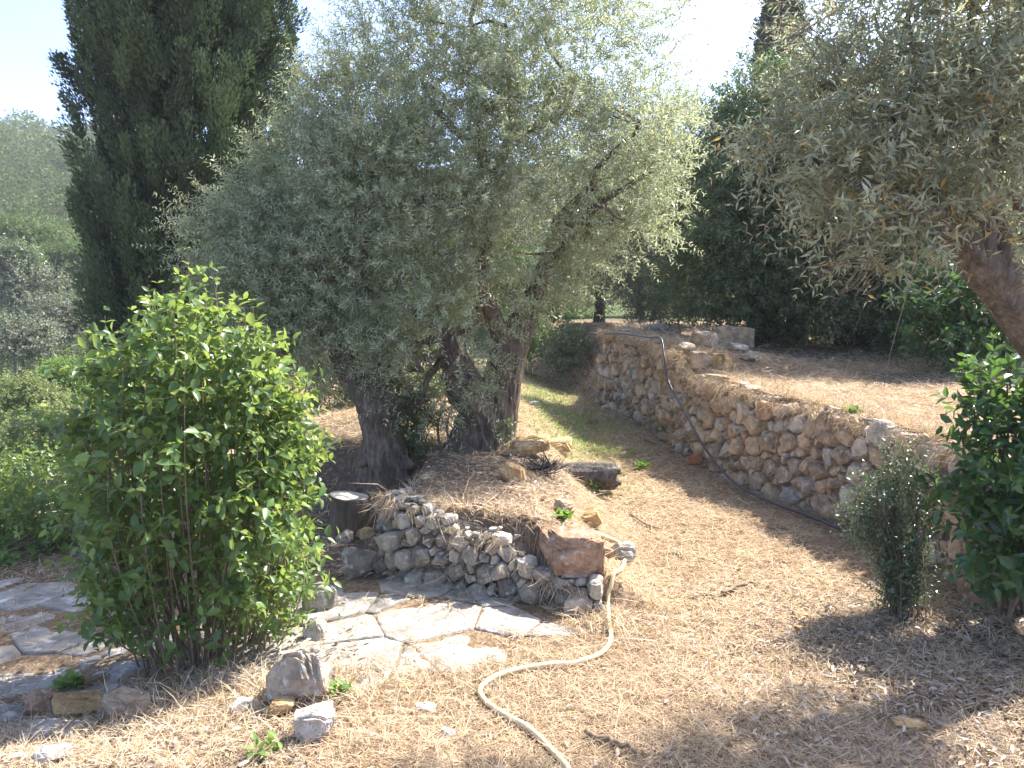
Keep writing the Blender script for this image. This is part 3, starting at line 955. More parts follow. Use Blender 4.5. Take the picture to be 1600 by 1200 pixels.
for (px, py, dep, sx, sy) in [(1390, 420, 3.2, -1, -0.6), (1420, 400, 3.1, -0.7, -1), (1350, 410, 3.2, -1, -0.3), (1240, 40, 3.6, -1, -0.3), (1260, 10, 3.6, -1, 0.3), (1290, 70, 3.6, -1, 0.1), (1270, 30, 3.6, -1, -0.8)]:
    for j in range(4):
        bt.append(P(px, py, dep) + rng.normal(0, 0.06, 3))
        bd.append(unit(np.array([sx, rng.normal(0, 0.5), sy]) + rng.normal(0, 0.25, 3)))
bt, bd = np.array(bt), np.array(bd)
tt = np.linspace(0, 1, 9)[None, :, None]
L = rng.uniform(0.2, 0.45, len(bt))[:, None, None]
bp = bt[:, None] + bd[:, None] * L * tt + rng.normal(0, 0.05, (len(bt), 1, 3)) * np.sin(tt * 5) + np.array([0, 0, 0.12]) * tt ** 2 * rng.normal(0, 1, (len(bt), 1, 1))
for a_, b_ in ((0, 12), (12, len(bp))):
    tv, tf = twig_mesh(bp[a_:b_], 0.0035)
    make_obj('bare_twigs', tv, tf, M['twig_bark'], near_olive)

# ------------------------------------------------------------------ cypresses
def cypress(label, base, radius, height, rng, plumes, per, leaf, group='cypress trees', prof=None):
    tr = thing('cypress_tree', label, 'tree', base, group)
    prof = prof or (lambda t: np.interp(t, [0, 0.05, 0.18, 0.5, 0.75, 0.92, 1.0], [0.62, 0.82, 1.0, 0.97, 0.74, 0.36, 0.05]))
    v, f, t = tube([base + np.array([0, 0, q]) for q in (-0.1, height * 0.3, height * 0.7, height * 0.95)], [0.16, 0.13, 0.07, 0.02], 10, 0.2, 3)
    make_obj('trunk', v, f, M['dark_bark'], tr)
    # plumes climbing the outside, and a darker inner layer
    Vs, Ds, Ns, Sz, Tn = [], [], [], [], []
    for layer, (cnt, rr0, rr1) in enumerate(((plumes, 0.74, 1.02), (int(plumes * 0.8), 0.3, 0.72))):
        tz = rng.uniform(0.0, 0.97, cnt) ** 0.85
        th = rng.uniform(0, 6.283, cnt)
        lump = 1 + 0.22 * fbm(np.stack([np.cos(th) * 2.2, np.sin(th) * 2.2, tz * height * 0.9], -1), 4, 2)
        r = prof(tz) * radius * lump * rng.uniform(rr0, rr1, cnt)
        c = np.stack([np.cos(th) * r, np.sin(th) * r, tz * height], -1) + base
        out = np.stack([np.cos(th), np.sin(th), np.zeros(cnt)], -1)
        ax = unit(out * 0.35 + np.array([0, 0, 1.0]) + rng.normal(0, 0.18, (cnt, 3)))
        ln = rng.uniform(0.34, 0.75, cnt) * (radius / 1.3) ** 0.5
        wd = ln * rng.uniform(0.20, 0.30, cnt)
        tt = rng.uniform(0, 1, (cnt, per))
        env = np.sqrt(np.clip(tt * (1.05 - tt) * 4, 0.02, 1))
        off = unit(rng.normal(size=(cnt, per, 3))) * (rng.uniform(0, 1, (cnt, per, 1)) ** 0.45) * 0.85
        p = c[:, None] + ax[:, None] * (ln[:, None] * (tt - 0.3))[..., None] + off * (wd[:, None] * env)[..., None]
        d = unit(ax[:, None] * 1.0 + out[:, None] * 0.25 + off * 0.5 + rng.normal(0, 0.3, (cnt, per, 3)))
        Vs.append(p.reshape(-1, 3)); Ds.append(d.reshape(-1, 3))
        Ns.append(unit(out[:, None] + rng.normal(0, 0.7, (cnt, per, 3))).reshape(-1, 3))
        Sz.append(leaf * (1.0 if layer == 0 else 1.5) * rng.uniform(0.6, 1.3, cnt * per))
        Tn.append(np.clip(np.repeat(rng.uniform(0, 0.85, cnt), per) + rng.uniform(-0.2, 0.3, cnt * per), 0, 0.93))
    p, d, n_, s, tn_ = map(np.concatenate, (Vs, Ds, Ns, Sz, Tn))
    v, f, t = leaf_quads(p, d, n_, s, s * 0.36, tn_)
    make_obj('crown', v, f, M['cypress_leaf'], tr, t, smooth=False)
    return tr

cb = np.array([(302 - 800) / FPX * 9.6, 9.6, 0.0])
cb[2] = Hs(cb[0], cb[1])
cypress('broad dark green cypress towering behind the bright bush', cb, 1.24, 10.5, np.random.default_rng(51), 1250, 340, 0.050)
fb = np.array([(1207 - 800) / FPX * 24.0, 24.0, 0.0])
fb[2] = Hs(fb[0], fb[1])
cypress('slim distant cypress poking above the evergreen trees into white sky', fb, 0.68, 13.0, np.random.default_rng(52), 500, 60, 0.12,
        prof=lambda t: np.interp(t, [0, 0.1, 0.5, 0.8, 1.0], [0.6, 0.95, 1.0, 0.75, 0.06]))

# ------------------------------------------------------------------ evergreen trees at the back of the terrace
def broad_tree(name, label, base, blobs, n, seed, leafmat, leaf, width=0.42, twig=0.28, nodes=6, stems=1, group=None, style='diamond', upb=0.3, r_trunk=0.12, cat='tree', shell=(0.45, 1.0), spreadw=0.25, droop=0.12):
    rng = np.random.default_rng(seed)
    base = np.asarray(base, float)
    tr = thing(name, label, cat, base, group)
    top = np.mean([b[0] for b in blobs], axis=0)
    parts, tips = [], []
    for j in range(stems):
        o = rng.normal(0, spreadw, 3) * np.array([1, 1, 0]) * (stems > 1)
        b0 = base + o * 0.5 - np.array([0, 0, 0.1])
        tip = base + (top - base) * rng.uniform(0.45, 0.7) + o * 1.6
        parts.append(tube([b0, b0 + (tip - b0) * 0.4 + rng.normal(0, 0.05, 3), tip], [r_trunk * 1.3, r_trunk, r_trunk * 0.6], 12, 0.2, j + seed, 0.2))
        tips.append(tip)
    parts += limbs_to(rng, [tips[k % len(tips)] for k in range(len(blobs))], [b[0] for b in blobs], r_trunk * 0.5, r_trunk * 0.15)
    o, tv, tf = crown('crown', tr, rng, blobs, n, twig, nodes, leaf, width, leafmat, droop, upb, shell, style)
    v, f, t = join(parts + [(tv, tf, np.zeros(len(tv)))])
    make_obj('trunk', v, f, M['dark_bark'], tr)
    return tr

broad_tree('evergreen_tree', 'dense dark evergreen tree with a bright sunlit crest, tallest behind the terrace', at(1225, 530),
           blobs_px([(1190, 170, 11.6, 70, 70, 1), (1150, 260, 11.6, 90, 90, 1), (1240, 230, 11.4, 110, 120, 1), (1120, 360, 11.4, 100, 90, 1), (1220, 360, 11.0, 120, 110, 1),
                     (1110, 440, 11.4, 90, 60, 1), (1200, 460, 11.0, 110, 65, 1.1), (1290, 300, 11.0, 100, 130, 1), (1260, 490, 11.2, 80, 40, 1.2)]), 6800, 61, 'dark_leaf', 0.070, 0.42, 0.32, 8, 5)
broad_tree('evergreen_tree', 'spreading dark evergreen casting deep shade over the back of the terrace', at(1345, 536),
           blobs_px([(1360, 330, 9.9, 130, 120, 1), (1450, 380, 9.8, 130, 110, 1), (1330, 440, 10.0, 110, 75, 1.1), (1420, 475, 10.0, 110, 65, 1.1), (1540, 400, 10.0, 120, 130, 1),
                     (1400, 200, 10.2, 150, 130, 0.9), (1560, 230, 10.0, 150, 150, 0.9), (1480, 510, 10.4, 110, 40, 1.2), (1700, 300, 10.0, 160, 180, 0.7), (1360, 505, 10.6, 80, 35, 1.2)]), 6400, 62, 'dark_leaf', 0.070, 0.42, 0.32, 8, 6)
broad_tree('evergreen_tree', 'grey-green rounded tree behind the far end of the long wall', at(1030, 500) + np.array([0.3, 2.0, 0.0]),
           blobs_px([(1045, 330, 14.5, 80, 80, 1), (1010, 420, 14.2, 75, 70, 1), (1070, 430, 14.0, 90, 70, 1), (1085, 240, 15.2, 80, 80, 0.9), (1030, 470, 13.6, 60, 35, 1)]), 2600, 63, 'grey_leaf', 0.075, 0.34, 0.34, 8, 3)
# trees farther up the path
for lab, (px, py, dep), rows, mat, sd_ in [
    ('small olive tree with a thin dark trunk at the end of the path', (935, 520, 15.5), [(930, 400, 15.5, 70, 60, 1), (880, 430, 15.3, 50, 45, 1), (980, 380, 15.6, 60, 60, 1), (950, 330, 15.8, 60, 50, 1)], 'olive_leaf', 71),
    ('hazy olive crown rising beyond the small path-end olive', (1000, 480, 22.0), [(1000, 300, 22, 90, 90, 1), (1080, 210, 23, 70, 60, 1), (900, 300, 22, 90, 80, 1), (960, 210, 22, 70, 60, 0.8), (1100, 300, 22, 70, 80, 1)], 'grey_leaf', 72),
    ('bright green leafy tree closing the view behind the olive trunks', (830, 500, 20.0), [(820, 440, 20, 70, 50, 1), (760, 430, 20, 70, 60, 1), (870, 480, 19, 60, 40, 1), (690, 440, 20, 70, 60, 1)], 'fresh_leaf', 73),
]:
    b = np.array([(px - 800) / FPX * dep, dep, 0.0])
    b[2] = Hs(b[0], b[1])
    bl = blobs_px(rows)
    broad_tree('background_tree', lab, b, bl, 1500, sd_, mat, 0.075 * dep / 14, 0.36, 0.4, 8, 1, None, r_trunk=0.10)

# bushes at the end of the path, ivy suckers at the second olive
def bush(name, label, base, blobs, n, seed, mat, leaf, width, twig, nodes, style='diamond', stems=6, droop=0.1, upb=0.4, shell=(0.3, 1.0), group=None, cat='bush'):
    rng = np.random.default_rng(seed)
    base = np.asarray(base, float)
    tr = thing(name, label, cat, base, group)
    parts = []
    for j in range(stems):
        b = blobs[j % len(blobs)]
        tip = b[0] + rng.normal(0, 0.3, 3) * b[1]
        b0 = base + np.array([rng.normal(0, 0.08), rng.normal(0, 0.08), -0.03])
        parts.append(tube([b0, b0 + (tip - b0) * 0.5 + rng.normal(0, 0.04, 3), tip], [0.014, 0.010, 0.005], 6, 0, 0, 0, 0, 4))
    o, tv, tf = crown('foliage', tr, rng, blobs, n, twig, nodes, leaf, width, mat, droop, upb, shell, style)
    v, f, t = join(parts + [(tv, tf, np.zeros(len(tv)))])
    make_obj('stems', v, f, M['bush_stem'], tr)
    return tr

bush('dark_bush', 'dark bush crouching on the bank at the far end of the path', at(885, 575), blobs_px([(882, 550, 13.0, 24, 32, 1), (900, 535, 13.3, 24, 22, 1)]), 300, 81, 'dark_leaf', 0.06, 0.45, 0.22, 6)
bush('leafy_bush', 'pale sunlit bramble bush beyond the grass, right of the twin trunk', at(832, 566), blobs_px([(830, 535, 13.6, 36, 30, 1), (800, 525, 14.0, 30, 28, 1), (850, 500, 14.5, 40, 30, 1)]), 450, 82, 'fresh_leaf', 0.075, 0.6, 0.24, 5)
bush('sucker_bush', 'dark leafy suckers crowding the foot of the left-leaning olive', at(632, 715), blobs_px([(632, 660, 6.55, 46, 40, 1), (615, 620, 6.6, 30, 36, 1), (655, 640, 6.6, 26, 30, 1), (625, 695, 6.5, 34, 18, 1)]), 620, 83, 'dark_leaf', 0.035, 0.42, 0.14, 7)
bush('thin_sapling', 'thin twiggy sapling with sparse leaves between the two olive trunks', at(700, 700), blobs_px([(702, 655, 6.7, 18, 40, 1), (700, 620, 6.7, 15, 24, 1)]), 34, 84, 'dark_leaf', 0.035, 0.5, 0.14, 5, stems=4)
bush('young_sucker', 'little dark sprig sprouting at the right foot of the twin trunk', at(785, 708), blobs_px([(785, 680, 6.45, 16, 18, 1), (778, 694, 6.4, 14, 12, 1)]), 46, 85, 'dark_leaf', 0.038, 0.5, 0.10, 4, stems=3)
# hedge shapes low behind the second olive
bush('dark_bush', 'shadowy bush filling the gap left of the leaning olive trunk', at(530, 655) + np.array([0, 0.6, 0]), blobs_px([(525, 610, 8.8, 50, 45, 1), (560, 590, 9.2, 55, 50, 1), (640, 600, 9.6, 50, 45, 1), (700, 590, 10, 50, 45, 1)]), 1000, 86, 'dark_leaf', 0.055, 0.45, 0.22, 6)

# glossy laurels
bush('laurel_bush', 'glossy laurel bush in front of the dark evergreens, under the thick trunk', at(1500, 560), blobs_px([(1480, 450, 8.2, 55, 45, 1), (1530, 490, 8.1, 60, 50, 1), (1450, 500, 8.0, 40, 30, 0.9), (1500, 530, 8.0, 60, 28, 0.8), (1580, 500, 8.2, 50, 60, 1)]),
     560, 87, 'laurel_leaf', 0.085, 0.48, 0.28, 5, 'broad', 8, 0.1, 0.3)
lb = at(1590, 965)
bush('laurel_bush', 'dark green laurel bush at the photo edge, beside the spiny shrub', lb, blobs_px([(1560, 640, 4.15, 45, 55, 1), (1580, 740, 4.0, 75, 70, 1), (1545, 800, 3.95, 55, 50, 1), (1590, 860, 3.9, 60, 70, 1), (1640, 700, 4.1, 80, 110, 1), (1650, 850, 4.0, 80, 90, 1), (1570, 590, 4.2, 22, 30, 0.6)]),
     330, 88, 'laurel_leaf', 0.088, 0.50, 0.20, 5, 'broad', 9, 0.08, 0.4)

# ------------------------------------------------------------------ spiny shrub by the wall
rng = np.random.default_rng(91)
sb = at(1412, 962)
shrub = thing('spiny_shrub', 'small upright shrub with tiny dark glossy leaves in front of the retaining wall', 'shrub', sb)
st_pts, tw_b, tw_d, tw_l = [], [], [], []
for j in range(46):
    px = rng.uniform(1315, 1470)
    hy = np.interp(px, [1315, 1360, 1410, 1440, 1470], [770, 720, 665, 690, 735]) + rng.uniform(0, 70)
    tip = P(px, hy, 4.2 + rng.normal(0, 0.12))
    b0 = sb + np.array([rng.normal(0, 0.05), rng.normal(0, 0.05), -0.02])
    mid = b0 + (tip - b0) * 0.5 + np.array([(b0[0] - tip[0]) * 0.18, 0, 0.02]) + rng.normal(0, 0.015, 3)
    c = catmull([b0, mid, tip], 8)
    st_pts.append(c)
    for q in range(26):
        t_ = rng.uniform(0.12, 1.0)
        i = min(int(t_ * (len(c) - 1)), len(c) - 2)
        tw_b.append(c[i]); tw_l.append(rng.uniform(0.06, 0.16))
        tw_d.append(unit(unit(c[i + 1] - c[i]) * 0.7 + rng.normal(0, 0.55, 3)))
p, d, n_, s, w, t, tp = twig_leaves(rng, np.array(tw_b), np.array(tw_d), np.array(tw_l), 6, 0.026, 0.5, 0.0, 0.9, 0.5, 0.1)
v, f, tt_ = leaf_quads(p, d, n_, s, w, t)
make_obj('foliage', v, f, M['holly_leaf'], shrub, tt_, smooth=False)
tv, tf = twig_mesh(np.array(st_pts), 0.005)
tv2, tf2 = twig_mesh(tp[:, ::3], 0.0018)
v, f, _ = join([(tv, tf, np.zeros(len(tv))), (tv2, tf2, np.zeros(len(tv2)))])
make_obj('stems', v, f, M['bush_stem'], shrub)

# ------------------------------------------------------------------ the bright bush at the left
rng = np.random.default_rng(95)
bb = at(300, 1040)
bush_o = thing('leafy_bush', 'bright green rounded bush with backlit oval leaves beside the pale flagstones', 'bush', bb)
st_pts, tw_b, tw_d, tw_l, tw_tip = [], [], [], [], []
bc = np.array([bb[0] + 0.04, bb[1] + 0.05, 0])
for j in range(105):
    # tips fill a rounded crown; the sides hang lower than the top
    th = rng.uniform(0, 6.283)
    rr = math.sqrt(rng.uniform(0, 1))
    hx = 0.53 * rr
    htop = 1.90 * (1 - 0.40 * rr ** 3.0) + rng.normal(0, 0.06)
    if rng.uniform() < 0.3:
        htop *= rng.uniform(0.45, 0.85)
        hx = 0.54 * (0.6 + 0.4 * rr)
    elif rng.uniform() < 0.12:
        htop += rng.uniform(0.05, 0.22)
    tip = np.array([bc[0] + math.cos(th) * hx, bc[1] + math.sin(th) * hx * 0.8, bb[2] + htop])
    b0 = np.array([bc[0] + math.cos(th) * rng.uniform(0.02, 0.36), bc[1] + math.sin(th) * rng.uniform(0.02, 0.26), bb[2] - 0.03])
    mid = b0 * 0.45 + tip * 0.55 + np.array([math.cos(th) * 0.12 * rr, math.sin(th) * 0.1 * rr, 0.0]) + rng.normal(0, 0.02, 3)
    c = catmull([b0, mid, tip], 9)
    st_pts.append(c)
    out = np.array([math.cos(th), math.sin(th), 0])
    tw_tip.append((c[-5], unit(c[-1] - c[-5]), np.linalg.norm(c[-1] - c[-5]) * 1.1))
    for q in range(13):
        t_ = 0.14 + 0.83 * rng.uniform(0, 1) ** 0.72
        i = min(int(t_ * (len(c) - 1)), len(c) - 2)
        tw_b.append(c[i]); tw_l.append(rng.uniform(0.10, 0.26))
        a = rng.uniform(0, 6.283)
        tw_d.append(unit(out * 0.5 + np.array([math.cos(a), math.sin(a), 0]) * 0.7 + np.array([0, 0, rng.uniform(-0.1, 0.7)])))
p, d, n_, s, w, t, tp = twig_leaves(rng, np.array(tw_b), np.array(tw_d), np.array(tw_l), 4, 0.072, 0.52, 0.1, 0.85, 0.75, 0.2)
p2, d2, n2_, s2_, w2, t2, tp2 = twig_leaves(rng, np.array([q[0] for q in tw_tip]), np.array([q[1] for q in tw_tip]), np.array([q[2] for q in tw_tip]), 6, 0.062, 0.50, 0.0, 0.95, 0.8, 0.1)
v, f, tt_ = leaf_quads(np.vstack([p, p2]), np.vstack([d, d2]), np.vstack([n_, n2_]), np.append(s, s2_), np.append(w, w2), np.append(t, t2), 'broad', 0.22)
make_obj('foliage', v, f, M['bush_leaf'], bush_o, tt_)
tv, tf = twig_mesh(np.array(st_pts), 0.0058)
tv2, tf2 = twig_mesh(tp, 0.0025)
v, f, _ = join([(tv, tf, np.zeros(len(tv))), (tv2, tf2, np.zeros(len(tv2)))])
make_obj('stems', v, f, M['bush_stem'], bush_o)

# ------------------------------------------------------------------ stump, log, blocks, rocks
sp = at(546, 832)
kk = sp[1] / FPX
stump = thing('tree_stump', 'short sawn tree stump with a pale flat top beside the low wall corner', 'stump', sp)
sr, sh = 0.138, 0.275
th = np.linspace(0, 2 * math.pi, 48, endpoint=False)
prof = [(1.02, -0.05), (1.0, 0.0), (0.97, 0.10), (0.985, 0.2), (1.02, 0.255), (1.0, sh), (0.975, sh)]
wob = 1 + 0.05 * np.sin(2 * th + 0.6) + 0.03 * np.sin(3 * th)
V = []
for r_, z_ in prof:
    q = np.stack([np.cos(th) * sr * r_ * wob, np.sin(th) * sr * r_ * wob, np.full(48, z_) - 0.02 * np.cos(th) * (z_ > 0.22)], 1)
    V.append(q + sp)
V = np.concatenate(V)
idx = np.arange(7 * 48).reshape(7, 48)
nx_ = np.roll(idx, -1, 1)
make_obj('bark', V, np.stack([idx[:-1], nx_[:-1], nx_[1:], idx[1:]], -1).reshape(-1, 4), M['stump_bark'], stump)
top = []
for sc_ in (0.975, 0.65, 0.3):
    q = np.stack([np.cos(th) * sr * sc_ * wob, np.sin(th) * sr * sc_ * wob, sh + 0.002 + 0.006 * n2(np.cos(th) * sc_, np.sin(th) * sc_, 3, 2) * (sc_ < 0.9) - 0.02 * np.cos(th) * sc_], 1)
    top.append(q + sp)
top.append((sp + np.array([0, 0, sh + 0.002]))[None])
idx = np.arange(3 * 48).reshape(3, 48)
nx_ = np.roll(idx, -1, 1)
make_obj('cut_face', np.concatenate(top), [np.stack([idx[:-1], nx_[:-1], nx_[1:], idx[1:]], -1).reshape(-1, 4), np.stack([idx[-1], nx_[-1], np.full(48, 144)], 1)], M['cut_face'], stump)

# hollow rotten log
lp = at(922, 760)
log = thing('rotten_log', 'dark hollow rotten log lying on the dry grass', 'log', lp)
kk = lp[1] / FPX
rng = np.random.default_rng(101)
a0, a1 = lp + np.array([-0.30, 0.05, 0.09]), lp + np.array([0.20, -0.06, 0.10])
c = catmull([a0, (a0 + a1) / 2 + np.array([0, 0, 0.01]), a1], 10)
V, sides = [], 36
ang = np.linspace(-0.9, 4.1, sides)
ax = unit(a1 - a0)
b1 = unit(np.cross(ax, [0, 0, 1.0]))
b2 = np.cross(b1, ax)
for lay, s_ in ((0, 1.0), (1, 0.66)):
    for i, cc in enumerate(c):
        rr = 0.105 * s_ * (1 + 0.22 * fbm(np.stack([np.cos(ang) * 3, np.sin(ang) * 3, np.full(sides, i * 0.12)], -1), 8, 3))
        end = max(0, (i - (len(c) - 4)) / 3)
        q = cc + np.outer(np.cos(ang) * rr, b1) + np.outer(np.sin(ang) * rr * 0.9, b2) + np.outer(end * 0.09 * n2(ang * 2.3, 0 * ang, 1.0, 4), ax)
        V.append(q)
V = np.concatenate(V)
n = len(c)
idx = np.arange(2 * n * sides).reshape(2, n, sides)
fs = []
for lay in (0, 1):
    g = idx[lay]
    q = np.stack([g[:-1, :-1], g[:-1, 1:], g[1:, 1:], g[1:, :-1]], -1).reshape(-1, 4)
    fs.append(q if lay == 0 else q[:, ::-1])
for e in (0, -1):
    fs.append(np.stack([idx[0, e, :-1], idx[0, e, 1:], idx[1, e, 1:], idx[1, e, :-1]], -1).reshape(-1, 4))
    fs.append(np.stack([idx[0, :-1, e], idx[0, 1:, e], idx[1, 1:, e], idx[1, :-1, e]], -1).reshape(-1, 4))
make_obj('bark', V, np.concatenate(fs), M['dead_wood'], log)
# broken, splintered end: a ragged curved plate of dark wood and a bleached one
def ragged_plate(c0, w, hgt, thick, bow, seed, yaw):
    rng = np.random.default_rng(seed)
    nu, nv = 22, 9
    u = np.linspace(-1, 1, nu)
    topl = hgt * np.clip(0.62 + 0.5 * n2(u * 4 + seed, 0 * u, 1.3, seed, 3), 0.2, 1.1)
    V = []
    for sgn in (1, -1):
        for b in np.linspace(0, 1, nv):
            q = np.stack([u * w / 2, bow * u * u + sgn * thick / 2 * (1 - 0.5 * b) + 0.012 * n2(u * 9, 0 * u + b * 2, 1, seed), topl * b], 1)
            V.append(q @ rot_z(yaw).T + c0)
    V = np.concatenate(V)
    idx = np.arange(2 * nu * nv).reshape(2, nv, nu)
    fs = []
    for l in (0, 1):
        g = idx[l]
        q = np.stack([g[:-1, :-1], g[:-1, 1:], g[1:, 1:], g[1:, :-1]], -1).reshape(-1, 4)
        fs.append(q if l else q[:, ::-1])
    fs.append(np.stack([idx[0, -1, :-1], idx[0, -1, 1:], idx[1, -1, 1:], idx[1, -1, :-1]], -1))
    fs.append(np.stack([idx[0, :-1, 0], idx[0, 1:, 0], idx[1, 1:, 0], idx[1, :-1, 0]], -1))
    fs.append(np.stack([idx[0, :-1, -1], idx[0, 1:, -1], idx[1, 1:, -1], idx[1, :-1, -1]], -1))
    return V, np.concatenate(fs)
v, f = ragged_plate(lp + np.array([0.17, -0.02, -0.02]), 0.24, 0.20, 0.06, 0.10, 5, 0.5)
make_obj('splintered_end', v, f, M['dead_wood'], log)
v, f = ragged_plate(lp + np.array([0.12, -0.085, 0.05]), 0.10, 0.19, 0.03, 0.03, 12, 0.2)
make_obj('bleached_splinter', v, f, M['pale_wood'], log)

def on_px(px, py): return at(px, py)

bp_ = P(893, 902, 4.28)
blk = rock('stone_block', 'big squared rust-brown stone block on the end of the low wall', 'stone block', (bp_[0], bp_[1] + 0.10, 0.165), (0.36, 0.30, 0.29), 0.06, (0.03, 0.05), 7, 'rust_stone', 0.3, 0.36, 0.0, 9, 5, rough=1.15)
ba = P(1141, 541, 10.3)
rock('stone_block', 'pale squared stone block resting on the terrace before the dark trees', 'stone block', (ba[0], ba[1], Hs(ba[0], ba[1])), (0.56, 0.36, 0.30), 0.15, (0.0, 0.03), 17, 'wall_stone', 0.55, 0.30, 0.1, 4, 4, rough=0.6)
ROCKS = [  # px, py(bottom), width px, height px, material, tint, boxy, label
    (470, 1108, 112, 108, 'grey_stone', 0.95, 0.30, 'large squared grey boulder at the right foot of the bright bush'),
    (482, 1165, 75, 62, 'grey_stone', 0.75, 0.5, 'wedge-shaped pale rock leaning just below the large squared boulder'),
    (497, 962, 52, 56, 'grey_stone', 0.3, 0.32, 'upright grey block with a flat pale top on the shaded paving'),
    (488, 1005, 40, 38, 'grey_stone', 0.6, 0.5, 'round pale rock tucked between bush and shaded paving'),
    (192, 1128, 76, 50, 'wall_stone', 0.2, 0.5, 'pointed tan rock in the dry grass under the bush'),
    (112, 1124, 80, 34, 'ochre_stone', 0.0, 0.55, 'long low brownish rock left of the pointed tan rock'),
    (55, 1125, 55, 46, 'rust_stone', 0.2, 0.5, 'brown rock at the edge of the left flagstones'),
    (70, 1165, 85, 30, 'grey_stone', 0.2, 0.55, 'flat dark grey rock half buried in straw at the bottom left'),
    (68, 1200, 60, 24, 'grey_stone', 0.6, 0.5, 'grey chunk of rock in the bottom left corner'),
    (375, 1118, 40, 22, 'white_stone', 0.1, 0.5, 'small whitish rock under the front of the bush'),
    (432, 1122, 50, 26, 'ochre_stone', 0.2, 0.5, 'tan slab wedged under the large squared boulder'),
    (430, 1070, 34, 32, 'ochre_stone', 0.2, 0.5, 'small ochre stone at the left of the large squared boulder'),
    (537, 848, 26, 22, 'grey_stone', 0.9, 0.5, 'leftmost of the small pale rocks below the stump'),
    (552, 840, 30, 16, 'ochre_stone', 0.3, 0.5, 'low ochre rock touching the foot of the stump'),
    (572, 842, 24, 18, 'ochre_stone', 0.6, 0.5, 'ochre rock between the stump and the wall corner'),
    (558, 905, 60, 48, 'grey_stone', 0.1, 0.5, 'dark mossy boulder at the left foot of the low wall'),
    (822, 716, 76, 34, 'ochre_stone', 0.4, 0.4, 'broad flat ochre rock to the right of the twin trunk'),
    (873, 706, 46, 18, 'ochre_stone', 0.8, 0.42, 'thin flat ochre rock touching the broad ochre one'),
    (800, 752, 42, 34, 'ochre_stone', 0.0, 0.5, 'brown angular rock left of the dead plant clump'),
    (975, 880, 40, 34, 'grey_stone', 0.7, 0.4, 'grey cube-like stone beside the bend of the yellow hose'),
    (948, 872, 22, 20, 'rust_stone', 0.4, 0.5, 'small brown stone between hose and rusty block'),
    (925, 824, 40, 28, 'ochre_stone', 0.2, 0.5, 'tan rock behind the rusty block'),
    (880, 806, 34, 24, 'wall_stone', 0.5, 0.5, 'half-buried tan stone uphill of the rusty block'),
    (1085, 727, 26, 18, 'terracotta', 0.3, 0.35, 'reddish broken brick at the foot of the long wall'),
    (665, 1117, 36, 14, 'white_stone', 0.9, 0.4, 'white flat stone alone in the foreground straw'),
    (628, 1085, 26, 14, 'ochre_stone', 0.1, 0.45, 'small tan cobble above the white flat stone'),
    (700, 1152, 24, 12, 'white_stone', 0.2, 0.5, 'pale pebble right of the white flat stone'),
    (1255, 968, 30, 12, 'ochre_stone', 0.3, 0.5, 'tan stone in the straw left of the spiny shrub'),
    (1255, 990, 24, 10, 'ochre_stone', 0.5, 0.5, 'smaller tan stone just in front of another tan one'),
    (836, 634, 14, 8, 'white_stone', 0.9, 0.5, 'white stone in the green grass of the path'),
    (870, 590, 20, 9, 'ochre_stone', 0.5, 0.5, 'far ochre stone where the grass meets the bank'),
    (925, 666, 20, 12, 'rust_stone', 0.4, 0.5, 'brown clod in the grass near the wall foot'),
    (582, 722, 22, 22, 'grey_stone', 0.9, 0.5, 'pointed grey stone at the foot of the left-leaning olive'),
    (620, 726, 20, 12, 'grey_stone', 0.7, 0.5, 'small stone in the olive shade between the trunks'),
    (1430, 1150, 50, 22, 'ochre_stone', 0.0, 0.5, 'grey rock sunk in shaded leaf litter at the bottom right'),
    (1540, 950, 60, 60, 'rust_stone', 0.1, 0.5, 'rock half hidden under the laurel at the photo edge'),
    (8, 952, 20, 20, 'white_stone', 0.9, 0.5, 'white rock at the left photo edge on the flagstones'),
]
for j, (px, py, wpx, hpx, mat, tnt, bx_, lab) in enumerate(ROCKS):
    p0 = at(px, py)
    kk = (p0[1] + 0.02) / FPX
    w, h = wpx * kk, hpx * kk
    dep = 0.75 * w
    name = 'brick' if 'brick' in lab else ('boulder' if 'boulder' in lab else ('rock' if 'rock' in lab else 'stone'))
    rock(name, lab, name, p0 + np.array([0, dep * 0.45, 0]), (w * 1.02, dep, h * 1.15), (j * 0.7) % 0.9 - 0.45, ((j * 0.37) % 0.3 - 0.15, (j * 0.53) % 0.3 - 0.15), 200 + j, mat, tnt, bx_, 0.18, 12, 5 if wpx > 70 else 4)
